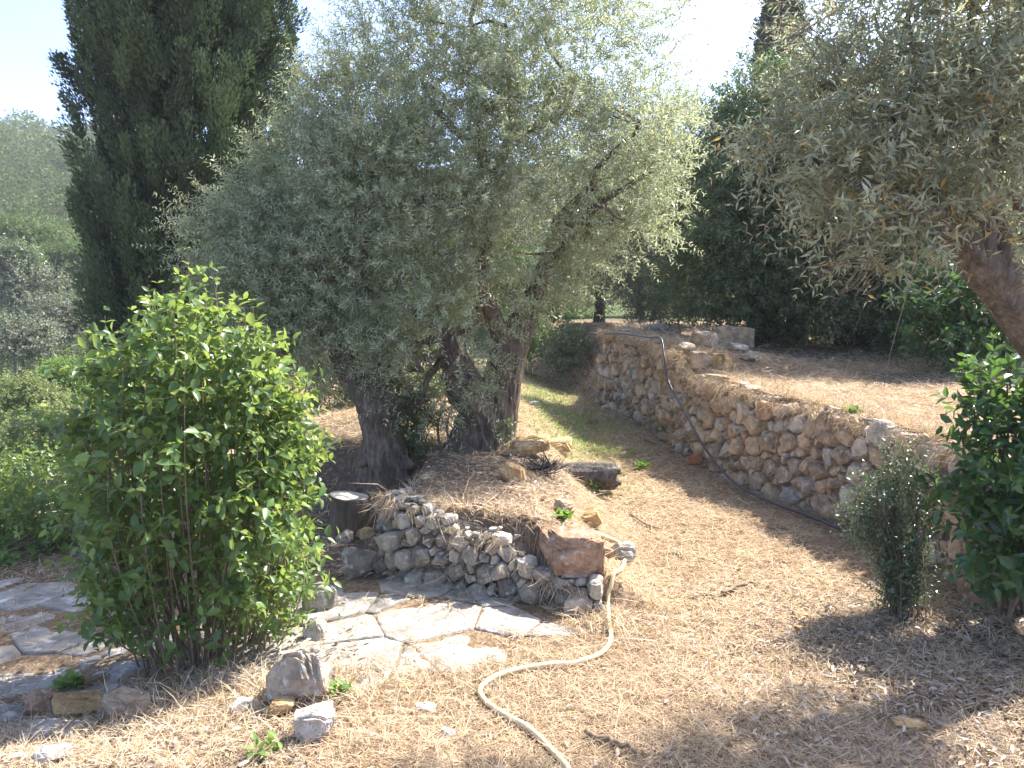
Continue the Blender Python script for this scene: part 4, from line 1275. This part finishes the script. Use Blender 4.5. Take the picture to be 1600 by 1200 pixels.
# loose stones tumbled on the step of the terrace wall
for j, (px, py, dep, dims, mat, tnt, lab) in enumerate([
    (1095, 588, 8.15, (0.22, 0.20, 0.20), 'wall_stone', 0.4, 'loose tan stone topmost where the long wall steps up'),
    (1128, 588, 8.1, (0.20, 0.20, 0.20), 'ochre_stone', 0.2, 'ochre loose stone beside the black pipe on the wall step'),
    (1075, 572, 8.5, (0.18, 0.2, 0.14), 'wall_stone', 0.7, 'wedge of tan stone left of the loose stones on the wall step'),
    (1100, 558, 8.75, (0.26, 0.24, 0.24), 'wall_stone', 0.2, 'bigger weathered stone at the back of the wall step'),
    (1150, 572, 8.6, (0.24, 0.2, 0.10), 'grey_stone', 0.6, 'flat grey slab lying on the terrace by the wall step'),
    (1170, 583, 8.3, (0.16, 0.2, 0.07), 'grey_stone', 0.4, 'thin slate-like stone on the terrace grass'),
    (1055, 522, 11.2, (0.28, 0.2, 0.15), 'rust_stone', 0.5, 'reddish stone on the mound at the far wall end'),
    (1025, 525, 11.0, (0.34, 0.26, 0.12), 'grey_stone', 0.3, 'dark low stone on the mound at the far wall end'),
    (1103, 532, 10.3, (0.16, 0.18, 0.20), 'grey_stone', 0.1, 'dark upright stone against the pale squared terrace block')]):
    q = P(px, py, dep)
    rock('stone', lab, 'stone', (q[0], q[1], max(q[2], Hs(q[0], q[1]))), dims, j * 0.8, (0.1, -0.1), 300 + j, mat, tnt, 0.42, 0.1)

# ------------------------------------------------------------------ hose, pipe, sticks
def lay(pxs, r, lift=0.0, n=10):
    p = np.array([at(px, py) for px, py in pxs])
    c = catmull(p, n)
    c[:, 2] = H(c[:, 0], c[:, 1]) + r + lift
    return c
hp_ = [(905, 838), (935, 840), (965, 852), (977, 872), (970, 895), (956, 915), (950, 945), (952, 980), (954, 1005), (940, 1026), (905, 1040), (860, 1044), (800, 1056), (765, 1070), (750, 1085), (760, 1104), (790, 1125), (830, 1150), (860, 1178), (890, 1215), (905, 1260)]
c = lay(hp_, 0.012, 0.008, 6)
v, f, t = tube(c, [0.012, 0.012], 12, n=1)
o = make_obj('garden_hose', v, f, M['hose'])
tag(o, 'pale yellow garden hose snaking over the dry grass past the rusty block', 'hose')
pp = np.array([(1.28, 10.6, 1.40), (1.42, 9.9, 1.42), (1.58, 9.0, 1.40), (1.66, 8.65, 1.40), (1.655, 8.4, 1.22), (1.67, 8.2, 0.95), (1.74, 7.75, 0.70), (1.80, 7.35, 0.48), (1.90, 7.0, 0.28), (1.98, 6.65, 0.19), (2.10, 6.25, 0.155), (2.25, 5.9, 0.14), (2.38, 5.5, 0.13), (2.47, 5.1, 0.13), (2.5, 4.7, 0.12)])
pp[:, 0] -= 0.03
v, f, t = tube(pp, [0.0115, 0.0115], 12, n=8)
o = make_obj('water_pipe', v, f, M['pipe'])
tag(o, 'black plastic water pipe trailing down the face of the retaining wall', 'pipe')
for lab, pxs, r in [('short brown stick lying in the straw left of the spiny shrub', [(1128, 932), (1155, 921), (1184, 915)], 0.009),
                    ('thick dark stick at the bottom edge near the hose', [(916, 1154), (955, 1170), (995, 1190)], 0.012),
                    ('pale stick leaning over the crest of the low wall', [(726, 774), (742, 790), (758, 804)], 0.010),
                    ('thin bent twig on the grass uphill of the hose', [(985, 806), (1010, 823), (1035, 832)], 0.006),
                    ('grey branch fallen beside the foot of the long wall', [(1000, 686), (1030, 698), (1060, 712)], 0.012),
                    ('long pale cane lying across the olive bed by the rusty block', [(815, 812), (845, 818), (875, 822)], 0.008),
                    ('dead brown branch on the shaded ground of the terrace', [(1375, 549), (1400, 558), (1420, 565)], 0.012)]:
    c = lay(pxs, r, 0.012, 5)
    c += np.random.default_rng(len(lab)).normal(0, r * 0.5, c.shape)
    v, f, t = tube(c, [r, r * 1.05, r * 0.6], 8, 0.2, 4, 0.3, 0, 1)
    tag(make_obj('stick', v, f, M['stick']), lab, 'stick')

# dead plant clump beside the ochre stones
rng = np.random.default_rng(111)
dp = at(848, 738)
n = 260
d = unit(np.stack([rng.normal(0, 0.9, n), rng.normal(0, 0.7, n), rng.uniform(0.05, 0.8, n)], -1))
pos = dp + np.stack([rng.normal(0, 0.045, n), rng.normal(0, 0.04, n), rng.uniform(0, 0.03, n)], -1)
v, f, t = leaf_quads(pos, d, rand_unit(rng, n), rng.uniform(0.08, 0.19, n), rng.uniform(0.006, 0.014, n), rng.uniform(0, 0.25, n))
tag(make_obj('dead_plant', v, f, M['dead_wood'], None, t, False), 'blackened spiky dead plant clump below the ochre rocks', 'plant')

def weed(label, px, py, r, n, leaf, seed, mat='fresh_leaf', width=0.5):
    rng = np.random.default_rng(seed)
    b = at(px, py)
    d = unit(np.stack([rng.normal(0, 0.7, n), rng.normal(0, 0.7, n), rng.uniform(0.3, 1.2, n)], -1))
    pos = b + np.stack([rng.normal(0, r * 0.5, n), rng.normal(0, r * 0.5, n), rng.uniform(0, r, n)], -1)
    ln = leaf * rng.uniform(0.6, 1.3, n)
    v, f, t = leaf_quads(pos, d, unit(np.array([0, 0, 1.0]) + rng.normal(0, 0.4, (n, 3))), ln, ln * width, rng.uniform(0.2, 1, n), 'broad', 0.3)
    tag(make_obj('weed', v, f, M[mat], None, t, True), label, 'weed')
weed('small bright green weed right of the large squared boulder', 528, 1092, 0.06, 34, 0.05, 121)
weed('yellow-green seedling in the straw at the bottom left of centre', 415, 1185, 0.06, 30, 0.045, 122)
weed('green weed clump at the foot of the rotten log', 925, 765, 0.05, 60, 0.09, 123, width=0.14)
weed('low green weed on the path right of the rotten log', 1003, 732, 0.05, 60, 0.05, 124)
weed('green weed on the crest of the low wall behind the rusty block', 880, 815, 0.05, 60, 0.05, 125)
weed('leafy green weed growing at the front left under the bush', 110, 1080, 0.05, 46, 0.065, 126, 'bush_leaf')
weed('bright weed sprouting on top of the retaining wall', 1335, 648, 0.04, 50, 0.05, 127)
weed('dark weed at the shaded foot of the long wall', 1040, 680, 0.07, 90, 0.065, 128, 'bush_leaf')

# ------------------------------------------------------------------ straw, grass and leaf litter
def scatter(rng, n, ymin=2.3, ymax=13.0, umax=0.72):
    u = rng.uniform(-umax, umax, n)
    y = ymin * (ymax / ymin) ** rng.uniform(0, 1, n)
    return u * y, y

def steep(x, y):
    e = 0.03
    return np.hypot(H(x + e, y) - H(x - e, y), H(x, y + e) - H(x, y - e)) / (2 * e)

def blades(rng, x, y, length, width, elev, tint, seglift=0.004, curve=0.25):
    n = len(x)
    z = H(x, y) + seglift * rng.uniform(-0.3, 1.5, n) + 0.014 * patio_mask(x, y)
    a = rng.uniform(0, 6.283, n)
    el = elev
    d = np.stack([np.cos(a) * np.cos(el), np.sin(a) * np.cos(el), np.sin(el)], -1)
    b = np.stack([x, y, z], -1)
    bend = np.stack([-np.sin(a), np.cos(a), np.zeros(n)], -1) * rng.normal(0, 0.25, n)[:, None] + np.array([0, 0, -1.0]) * (np.sin(el) * curve + 0.02)[:, None]
    L = length[:, None]
    p1 = b + d * L * 0.5 + bend * L * 0.2
    p2 = b + d * L + bend * L * 0.8
    for p in (p1, p2):
        p[:, 2] = np.maximum(p[:, 2], H(p[:, 0], p[:, 1]) + 0.003 + 0.014 * patio_mask(p[:, 0], p[:, 1]))
    side = unit(np.cross(d, rand_unit(rng, n) * 0.6 + np.array([0, 0, 1.0]))) * (width * 0.5)[:, None]
    v = np.stack([b + side, b - side, p1 + side * 0.8, p1 - side * 0.8, p2], 1)
    k = (np.arange(n) * 5)[:, None]
    return v.reshape(-1, 3), [k + np.array([[0, 1, 3, 2]]), k + np.array([[2, 3, 4]])], np.repeat(tint, 5)

rng = np.random.default_rng(131)
def keep_ground(x, y):
    rr = np.random.default_rng(7).uniform(0, 1, len(x))
    edge = ~(patio_mask(x - 0.09, y) & patio_mask(x + 0.09, y) & patio_mask(x, y + 0.07) & patio_mask(x, y - 0.09))
    ok = (~patio_mask(x, y) | (rr < 0.05 + 0.35 * edge + 0.25 * (n2(x, y, 3.1, 31) > 0.2))) & (steep(x, y) < 0.9)
    ok &= ~((x < -4.2) & (y > 7))
    return ok
x, y = scatter(rng, 290000)
bare = 0.55 * n2(x, y, 1.1, 9) + 0.75 * np.clip(n2(x, y, 3.7, 19), -0.2, 1) + 0.75 * ((x < -0.5) & (y > 4.6) & (y < 6.6)) + 0.9 * ((x < 0.30) & (x > -1) & (y > 4.55) & (y < 6.6)) \
    + 0.6 * np.clip(1 - np.hypot(x - 2.5, y - 3.4) / 1.1, 0, 1) + 0.7 * (np.hypot((x - 4.6) / 3, (y - 12) / 3.0) < 1) + 0.35 * ((x < -0.8) & (y < 4.2))
ok = keep_ground(x, y) & (rng.uniform(-0.5, 1.2, len(x)) > bare)
x, y = x[ok], y[ok]
n = len(x)
patch = np.clip(0.5 + 0.55 * n2(x, y, 2.2, 14), 0, 1)
v, f, t = blades(rng, x, y, rng.gamma(3.2, 0.022, n) * (0.8 + 0.4 * patch), (0.0012 + 0.00042 * y) * rng.uniform(0.6, 1.5, n), np.abs(rng.normal(0.12, 0.28, n)), np.clip(0.6 * rng.uniform(0, 1, n) + 0.42 * patch, 0, 1), 0.008)
tag(make_obj('dry_grass', v, f, M['dry_blade'], None, t, False), 'mown golden dry grass and straw covering the ground', 'dry grass', kind='stuff')

# small dry tussocks that break up the straw
cx, cy = scatter(rng, 2200, 2.4, 11.0)
kc = keep_ground(cx, cy) & (n2(cx, cy, 1.4, 41) > -0.05) & ~patio_mask(cx, cy)
cx, cy = cx[kc], cy[kc]
per = 26
x = np.repeat(cx, per) + rng.normal(0, 0.022, len(cx) * per)
y = np.repeat(cy, per) + rng.normal(0, 0.022, len(cx) * per)
n = len(x)
v, f, t = blades(rng, x, y, rng.gamma(4, 0.017, n), (0.0012 + 0.0004 * y) * rng.uniform(0.6, 1.5, n), np.clip(rng.normal(0.55, 0.35, n), 0.05, 1.3),
                 np.clip(np.repeat(rng.uniform(0.25, 0.85, len(cx)), per) + rng.normal(0, 0.15, n), 0, 1), 0.006, 0.5)
tag(make_obj('dry_tussocks', v, f, M['dry_blade'], None, t, False), 'little cropped tussocks of dry grass dotted over the path', 'dry grass', kind='stuff')

# standing dry tufts on wall tops and banks
x1 = rng.normal(0, 1, 0)
ys = 4.5 * (13.5 / 4.5) ** rng.uniform(0, 1, 8000)
xs = np.interp(ys, WY, WX) + np.abs(rng.normal(0.06, 0.16, 8000)) + 0.09
ys2 = rng.uniform(11.4, 14.5, 2500)
xs2 = np.interp(ys2, WY, WX) + rng.uniform(-0.1, 1.1, 2500)
sw_s = rng.uniform(0.1, ss[-1] - 0.1, 1800)
swp = np.array([sw_pt(s) for s in sw_s]) + np.stack([rng.normal(0.03, 0.04, 1800), np.abs(rng.normal(0.13, 0.1, 1800)), np.zeros(1800)], -1)
xe = np.concatenate([rng.normal(-1.0, 0.45, 2600), rng.normal(0.35, 0.25, 1400)])
ye = np.concatenate([rng.normal(3.35, 0.18, 2600), rng.normal(4.05, 0.12, 1400)])
hs = rng.uniform(0.05, ss[-1] - 0.05, 900)
x = np.concatenate([xs, xs2, swp[:, 0], xe]); y = np.concatenate([ys, ys2, swp[:, 1], ye])
ok = ~patio_mask(x, y)
x, y = x[ok], y[ok]
n = len(x)
v, f, t = blades(rng, x, y, rng.gamma(4, 0.026, n), 0.0022 + 0.0005 * y * rng.uniform(0.6, 1.4, n), np.clip(rng.normal(0.7, 0.4, n), 0.05, 1.4), rng.uniform(0.1, 0.95, n), 0.02, 0.5)
tag(make_obj('dry_tufts', v, f, M['dry_blade'], None, t, False), 'taller wispy dry grass tufts along wall tops and the bush edge', 'dry grass', kind='stuff')

# dry roots and straw hanging over the wall faces
HP, HD = [], []
for frame_, top_, bot_, smax, cnt in ((ret_frame, ret_top, ret_bottom, ls[-1], 3800), (sw_frame, sw_top, lambda s: 0.0, ss[-1], 800)):
    k = 0
    while k < cnt:
        s_ = rng.uniform(0.05, smax - 0.05)
        foot, tan, nor = frame_(s_)
        hang = rng.uniform() < 0.72
        h_ = top_(s_) - abs(rng.normal(0, 0.03)) if hang else rng.uniform(bot_(s_) + 0.02, top_(s_))
        m_ = int(rng.integers(4, 12))
        for q in range(m_):
            HP.append(foot + tan * rng.normal(0, 0.02) + nor * rng.uniform(0.0, 0.06) * (1 if hang else 1.3) + np.array([0, 0, h_ + rng.normal(0, 0.012)]))
            HD.append(tan * rng.normal(0, 0.55) + nor * rng.uniform(0.15, 0.7) + np.array([0, 0, rng.normal(-0.55, 0.55)]))
        k += m_
HP, HD = np.array(HP), np.array(HD)
n = len(HP)
hl = rng.gamma(4, 0.022, n)
v, f, t = leaf_quads(HP, HD, rand_unit(rng, n), hl, (0.0016 + 0.0004 * HP[:, 1]) * rng.uniform(0.7, 1.5, n), rng.uniform(0.0, 0.9, n), 'diamond', 0.25)
tag(make_obj('hanging_straw', v, f, M['dry_blade'], None, t, False), 'dry roots and straw hanging over the faces of both stone walls', 'dry grass', kind='stuff')

# green grass: the patch on the path, sprinkles elsewhere
x, y = scatter(rng, 60000, 2.5, 15)
g = 0.5 * np.clip(n2(x, y, 3.3, 22) - 0.42, 0, 1) * (y < 8)
px_, py_ = rng.uniform(-0.5, 1.8, 52000), rng.uniform(6.3, 14.0, 52000)
g2 = 0.85 * np.exp(-(((px_ - 0.70 + 0.04 * (py_ - 9)) / 0.55) ** 2 + ((py_ - 9.6) / 2.4) ** 2)) * np.clip(0.55 + 1.3 * n2(px_, py_, 2.2, 21), 0.05, 1.2)
x, y, g = np.concatenate([x, px_]), np.concatenate([y, py_]), np.concatenate([g, g2])
ok = keep_ground(x, y) & (rng.uniform(0, 1, len(x)) < g)
x, y = x[ok], y[ok]
n = len(x)
v, f, t = blades(rng, x, y, rng.uniform(0.04, 0.11, n), (0.003 + 0.0007 * y) * rng.uniform(0.6, 1.4, n), np.clip(rng.normal(0.7, 0.35, n), 0.1, 1.4), rng.uniform(0.1, 1, n), 0.006, 0.4)
tag(make_obj('green_grass', v, f, M['path_grass'], None, t, False), 'sparse fresh green grass on the path beside the long wall', 'grass', kind='stuff')

# fallen leaves
x, y = scatter(rng, 60000, 2.3, 12)
lit = 0.03 + 0.9 * np.clip(1.25 - np.hypot((x - 2.3) / 1.3, (y - 3.3) / 1.5), 0, 1) + 0.55 * ((x < 0.4) & (x > -2) & (y > 4.7) & (y < 7)) + 0.35 * ((x < -0.7) & (y < 4)) + 0.4 * ((x > 2.6) & (y > 8))
ok = (steep(x, y) < 0.9) & (rng.uniform(0, 1, len(x)) < lit * np.where(patio_mask(x, y), 0.5, 1))
x, y = x[ok], y[ok]
n = len(x)
a = rng.uniform(0, 6.283, n)
d = np.stack([np.cos(a), np.sin(a), rng.normal(0.05, 0.22, n)], -1)
pos = np.stack([x, y, H(x, y) + 0.006 + rng.uniform(0, 0.02, n) + np.where(patio_mask(x, y), 0.02, 0)], -1)
ln = rng.uniform(0.022, 0.055, n)
v, f, t = leaf_quads(pos, d, unit(np.array([0, 0, 1.0]) + rng.normal(0, 0.45, (n, 3))), ln, ln * rng.uniform(0.18, 0.36, n), rng.uniform(0, 1, n), 'broad', 0.15)
tag(make_obj('leaf_litter', v, f, M['litter'], None, t, False), 'brown and silvery fallen leaves lying under the trees', 'fallen leaves', kind='stuff')

# ------------------------------------------------------------------ the valley and the hills at the left
def clump_tree(rng, c, r, hgt, n, leaf):
    d = rand_unit(rng, n)
    d[:, 2] = np.abs(d[:, 2]) * 1.1 - 0.25
    lump = 1 + 0.35 * fbm(d * 2.2 + rng.uniform(0, 50), 3, 2)
    p = c + d * np.array([r, r, hgt * 0.5]) * (lump * rng.uniform(0.75, 1.0, n))[:, None] + np.array([0, 0, hgt * 0.55])
    dr = unit(d + rng.normal(0, 0.8, (n, 3)))
    s = leaf * rng.uniform(0.6, 1.4, n)
    return p, dr, unit(d + rng.normal(0, 0.6, (n, 3))), s, s * 0.6

rng = np.random.default_rng(141)
A = [[], [], [], [], [], []]
for k in range(900):
    vis = k < 430
    u = rng.uniform(-0.72, -0.50) if vis else rng.uniform(-0.50, 0.75)
    y = 34 * (175 / 34) ** rng.uniform(0, 1)
    x = u * y
    z = Hs(x, y)
    r = rng.uniform(1.3, 3.0) * (0.7 + 0.5 * y / 110)
    base = rng.uniform(0.05, 0.95)
    for q in range(4 if vis else 2):                # a pine crown is a few flat-bottomed tufts
        o = rng.normal(size=3) * np.array([0.5, 0.5, 0.35]) * r
        n = int((130 if vis else 45) * np.clip(90 / y, 0.7, 1.3))
        p, dr, nn, s, w = clump_tree(rng, np.array([x, y, z + r * 0.5]) + o, r * rng.uniform(0.45, 0.75), r * rng.uniform(0.8, 1.3), n, np.clip(0.0036 * y, 0.14, 0.42))
        for l_, val in zip(A, (p, dr, nn, s, w, np.clip(base + rng.uniform(-0.2, 0.2, n), 0, 1))):
            l_.append(val)
A = [np.concatenate(q) for q in A]
v, f, t = leaf_quads(*A[:5], A[5])
tag(make_obj('forest', v, f, M['pine_leaf'], None, t, False), 'pine wood covering the hillside across the valley', 'forest', kind='stuff')

def valley_tree(label, px, py, dep, rpx, hpx, n, leaf, mat, seed, group=None, name='valley_tree', cat='tree'):
    rng = np.random.default_rng(seed)
    k = dep / FPX
    top = P(px, py - hpx * 0.5, dep)
    x, y = top[0], top[1]
    zc = P(px, py, dep)[2]
    g = Hs(x, y)
    tr = thing(name, label, cat, (x, y, g), group)
    r, hh = rpx * k, hpx * k
    blobs = []
    for j in range(6):
        d = unit(rng.normal(size=3))
        blobs.append((np.array([x, y, zc]) + d * np.array([r, r * 0.8, hh * 0.5]) * 0.5, np.array([r * 0.55, r * 0.5, hh * 0.32]), 1.0))
    o, tv, tf = crown('crown', tr, rng, blobs, n, leaf * 4, 6, leaf, 0.5, mat, 0.1, 0.3, r_twig=leaf * 0.06)
    parts = [(tv, tf, np.zeros(len(tv)))]
    if zc - g > 0.3:
        parts.append(tube([np.array([x, y, g - 0.1]), np.array([x + 0.1 * r, y, (g + zc) / 2]), np.array([x, y, zc + hh * 0.2])], [0.06 * r + 0.03, 0.05 * r + 0.02, 0.02], 8, 0.2, seed))
    v, f, t = join(parts)
    make_obj('trunk', v, f, M['dark_bark'], tr)

for j, a in enumerate([
    ('silver-grey bushy tree in the valley left of the cypress', 40, 455, 34, 55, 80, 700, 0.16, 'grey_leaf'),
    ('grey olive-like tree lower down beside the cypress edge', 85, 500, 28, 50, 70, 700, 0.14, 'grey_leaf'),
    ('fresh green tree at the foot of the pine hill', 40, 365, 40, 70, 60, 900, 0.16, 'green_tree_leaf'),
    ('rounded green tree close to the cypress at the hill foot', 100, 410, 36, 45, 60, 800, 0.15, 'green_tree_leaf'),
    ('dark green tree between the pine hill and the silver-grey tree', 10, 405, 34, 40, 40, 600, 0.15, 'dark_leaf'),
    ('pale shrub-like tree on the valley side below the silver-grey tree', 30, 530, 24, 60, 60, 600, 0.12, 'grey_leaf'),
    ('bright green shrub on the valley slope by the left photo edge', 30, 625, 16, 60, 60, 620, 0.085, 'scrub_leaf'),
    ('light green shrub against the lower cypress', 95, 600, 18, 50, 60, 560, 0.09, 'fresh_leaf'),
    ('yellowish green shrub midway down the valley slope', 100, 690, 14, 60, 60, 620, 0.075, 'scrub_leaf'),
    ('leafy green shrub below the bright green valley shrub', 30, 715, 13, 70, 60, 640, 0.075, 'fresh_leaf')]):
    valley_tree(*a, 400 + j)
def low_blobs(rows):
    out = []
    for x, y, rx, rz in rows:
        out.append((np.array([x, y, Hs(x, y) + rz * 0.45]), np.array([rx, rx * 0.8, rz]), 1.0))
    return out
bush('bramble_bush', 'dark bramble thicket at the left edge behind the flagstones', np.array([-4.1, 6.0, Hs(-4.1, 6.0)]),
     low_blobs([(-3.9, 5.9, 0.5, 0.35), (-3.3, 6.1, 0.4, 0.3), (-4.5, 6.3, 0.6, 0.45), (-4.0, 6.7, 0.6, 0.4), (-3.2, 6.8, 0.5, 0.35), (-4.9, 5.8, 0.6, 0.4)]), 1900, 421, 'bush_leaf', 0.050, 0.6, 0.2, 5, 'broad', 10, 0.1, 0.4)
bush('bramble_bush', 'lighter bramble thicket behind the pale stones at the left', np.array([-5.6, 9.2, Hs(-5.6, 9.2)]),
     low_blobs([(-5.2, 9.4, 0.7, 0.3), (-6.0, 9.6, 0.8, 0.4), (-6.6, 9.2, 0.7, 0.35), (-4.9, 10.2, 0.8, 0.4), (-5.9, 10.6, 0.9, 0.45), (-6.9, 10.6, 0.9, 0.5)]), 2000, 422, 'scrub_leaf', 0.06, 0.6, 0.24, 5, 'diamond', 8)
rng = np.random.default_rng(151)
n = 2600
yy = 12.5 * (45 / 12.5) ** rng.uniform(0, 1, n)
xx = rng.uniform(-0.78, -0.42, n) * yy
gc = np.stack([xx, yy, H(xx, yy)], -1)
per = 40
gs = np.repeat(0.020 * yy ** 0.9 * rng.uniform(0.6, 1.4, n), per)
gp = np.repeat(gc, per, 0) + rng.normal(size=(n * per, 3)) * gs[:, None] * np.array([1, 1, 0.5]) + np.array([0, 0, 1.0]) * gs[:, None] * 0.8
ls_ = gs * rng.uniform(0.35, 0.7, n * per)
v, f, t = leaf_quads(gp, unit(rng.normal(size=(n * per, 3)) + np.array([0, 0, 0.4])), unit(rng.normal(size=(n * per, 3)) * 0.7 + np.array([0, 0, 0.8])), ls_, ls_ * 0.55,
                     np.clip(np.repeat(0.5 + 0.5 * n2(xx, yy, 0.25, 8), per) + rng.normal(0, 0.12, n * per), 0, 1))
tag(make_obj('undergrowth', v, f, M['scrub_leaf'], None, t, False), 'tangled green undergrowth covering the valley slope', 'undergrowth', kind='stuff')
for j, (px, py, w_, lab) in enumerate([(95, 800, 60, 'pale flat rock topmost of the low stones left of the bush'), (130, 790, 46, 'pale rock half hidden behind the left side of the bush'), (70, 808, 40, 'small pale rock nearest the bramble thicket')]):
    p0 = at(px, py)
    rock('rock', lab, 'rock', p0, (w_ * p0[1] / FPX, 0.25, w_ * 0.3 * p0[1] / FPX), j * 0.5, (0, 0), 430 + j, 'white_stone', 0.2 * j, 0.5, 0.1)

# thin sunlit air, also added as a lens-glare veil that lifts the darks
m, nt, bsdf, out = new_mat('haze')
nt.nodes.remove(bsdf)
vol = nt.nodes.new('ShaderNodeVolumePrincipled')
vol.inputs['Color'].default_value = (0.92, 0.96, 1.0, 1)
vol.inputs['Density'].default_value = 0.0009
vol.inputs['Anisotropy'].default_value = 0.0
nt.links.new(vol.outputs[0], out.inputs['Volume'])
hv = np.array([(x, y, z) for z in (-12, 40) for y in (-60, 345) for x in (-285, 285)], float)
tag(make_obj('haze', hv, np.array([[0, 2, 3, 1], [4, 5, 7, 6], [0, 1, 5, 4], [2, 6, 7, 3], [0, 4, 6, 2], [1, 3, 7, 5]]), m, None, None, False), 'thin bright summer haze over the valley, also added as a lens-glare veil over the near shadows', 'haze', kind='stuff')
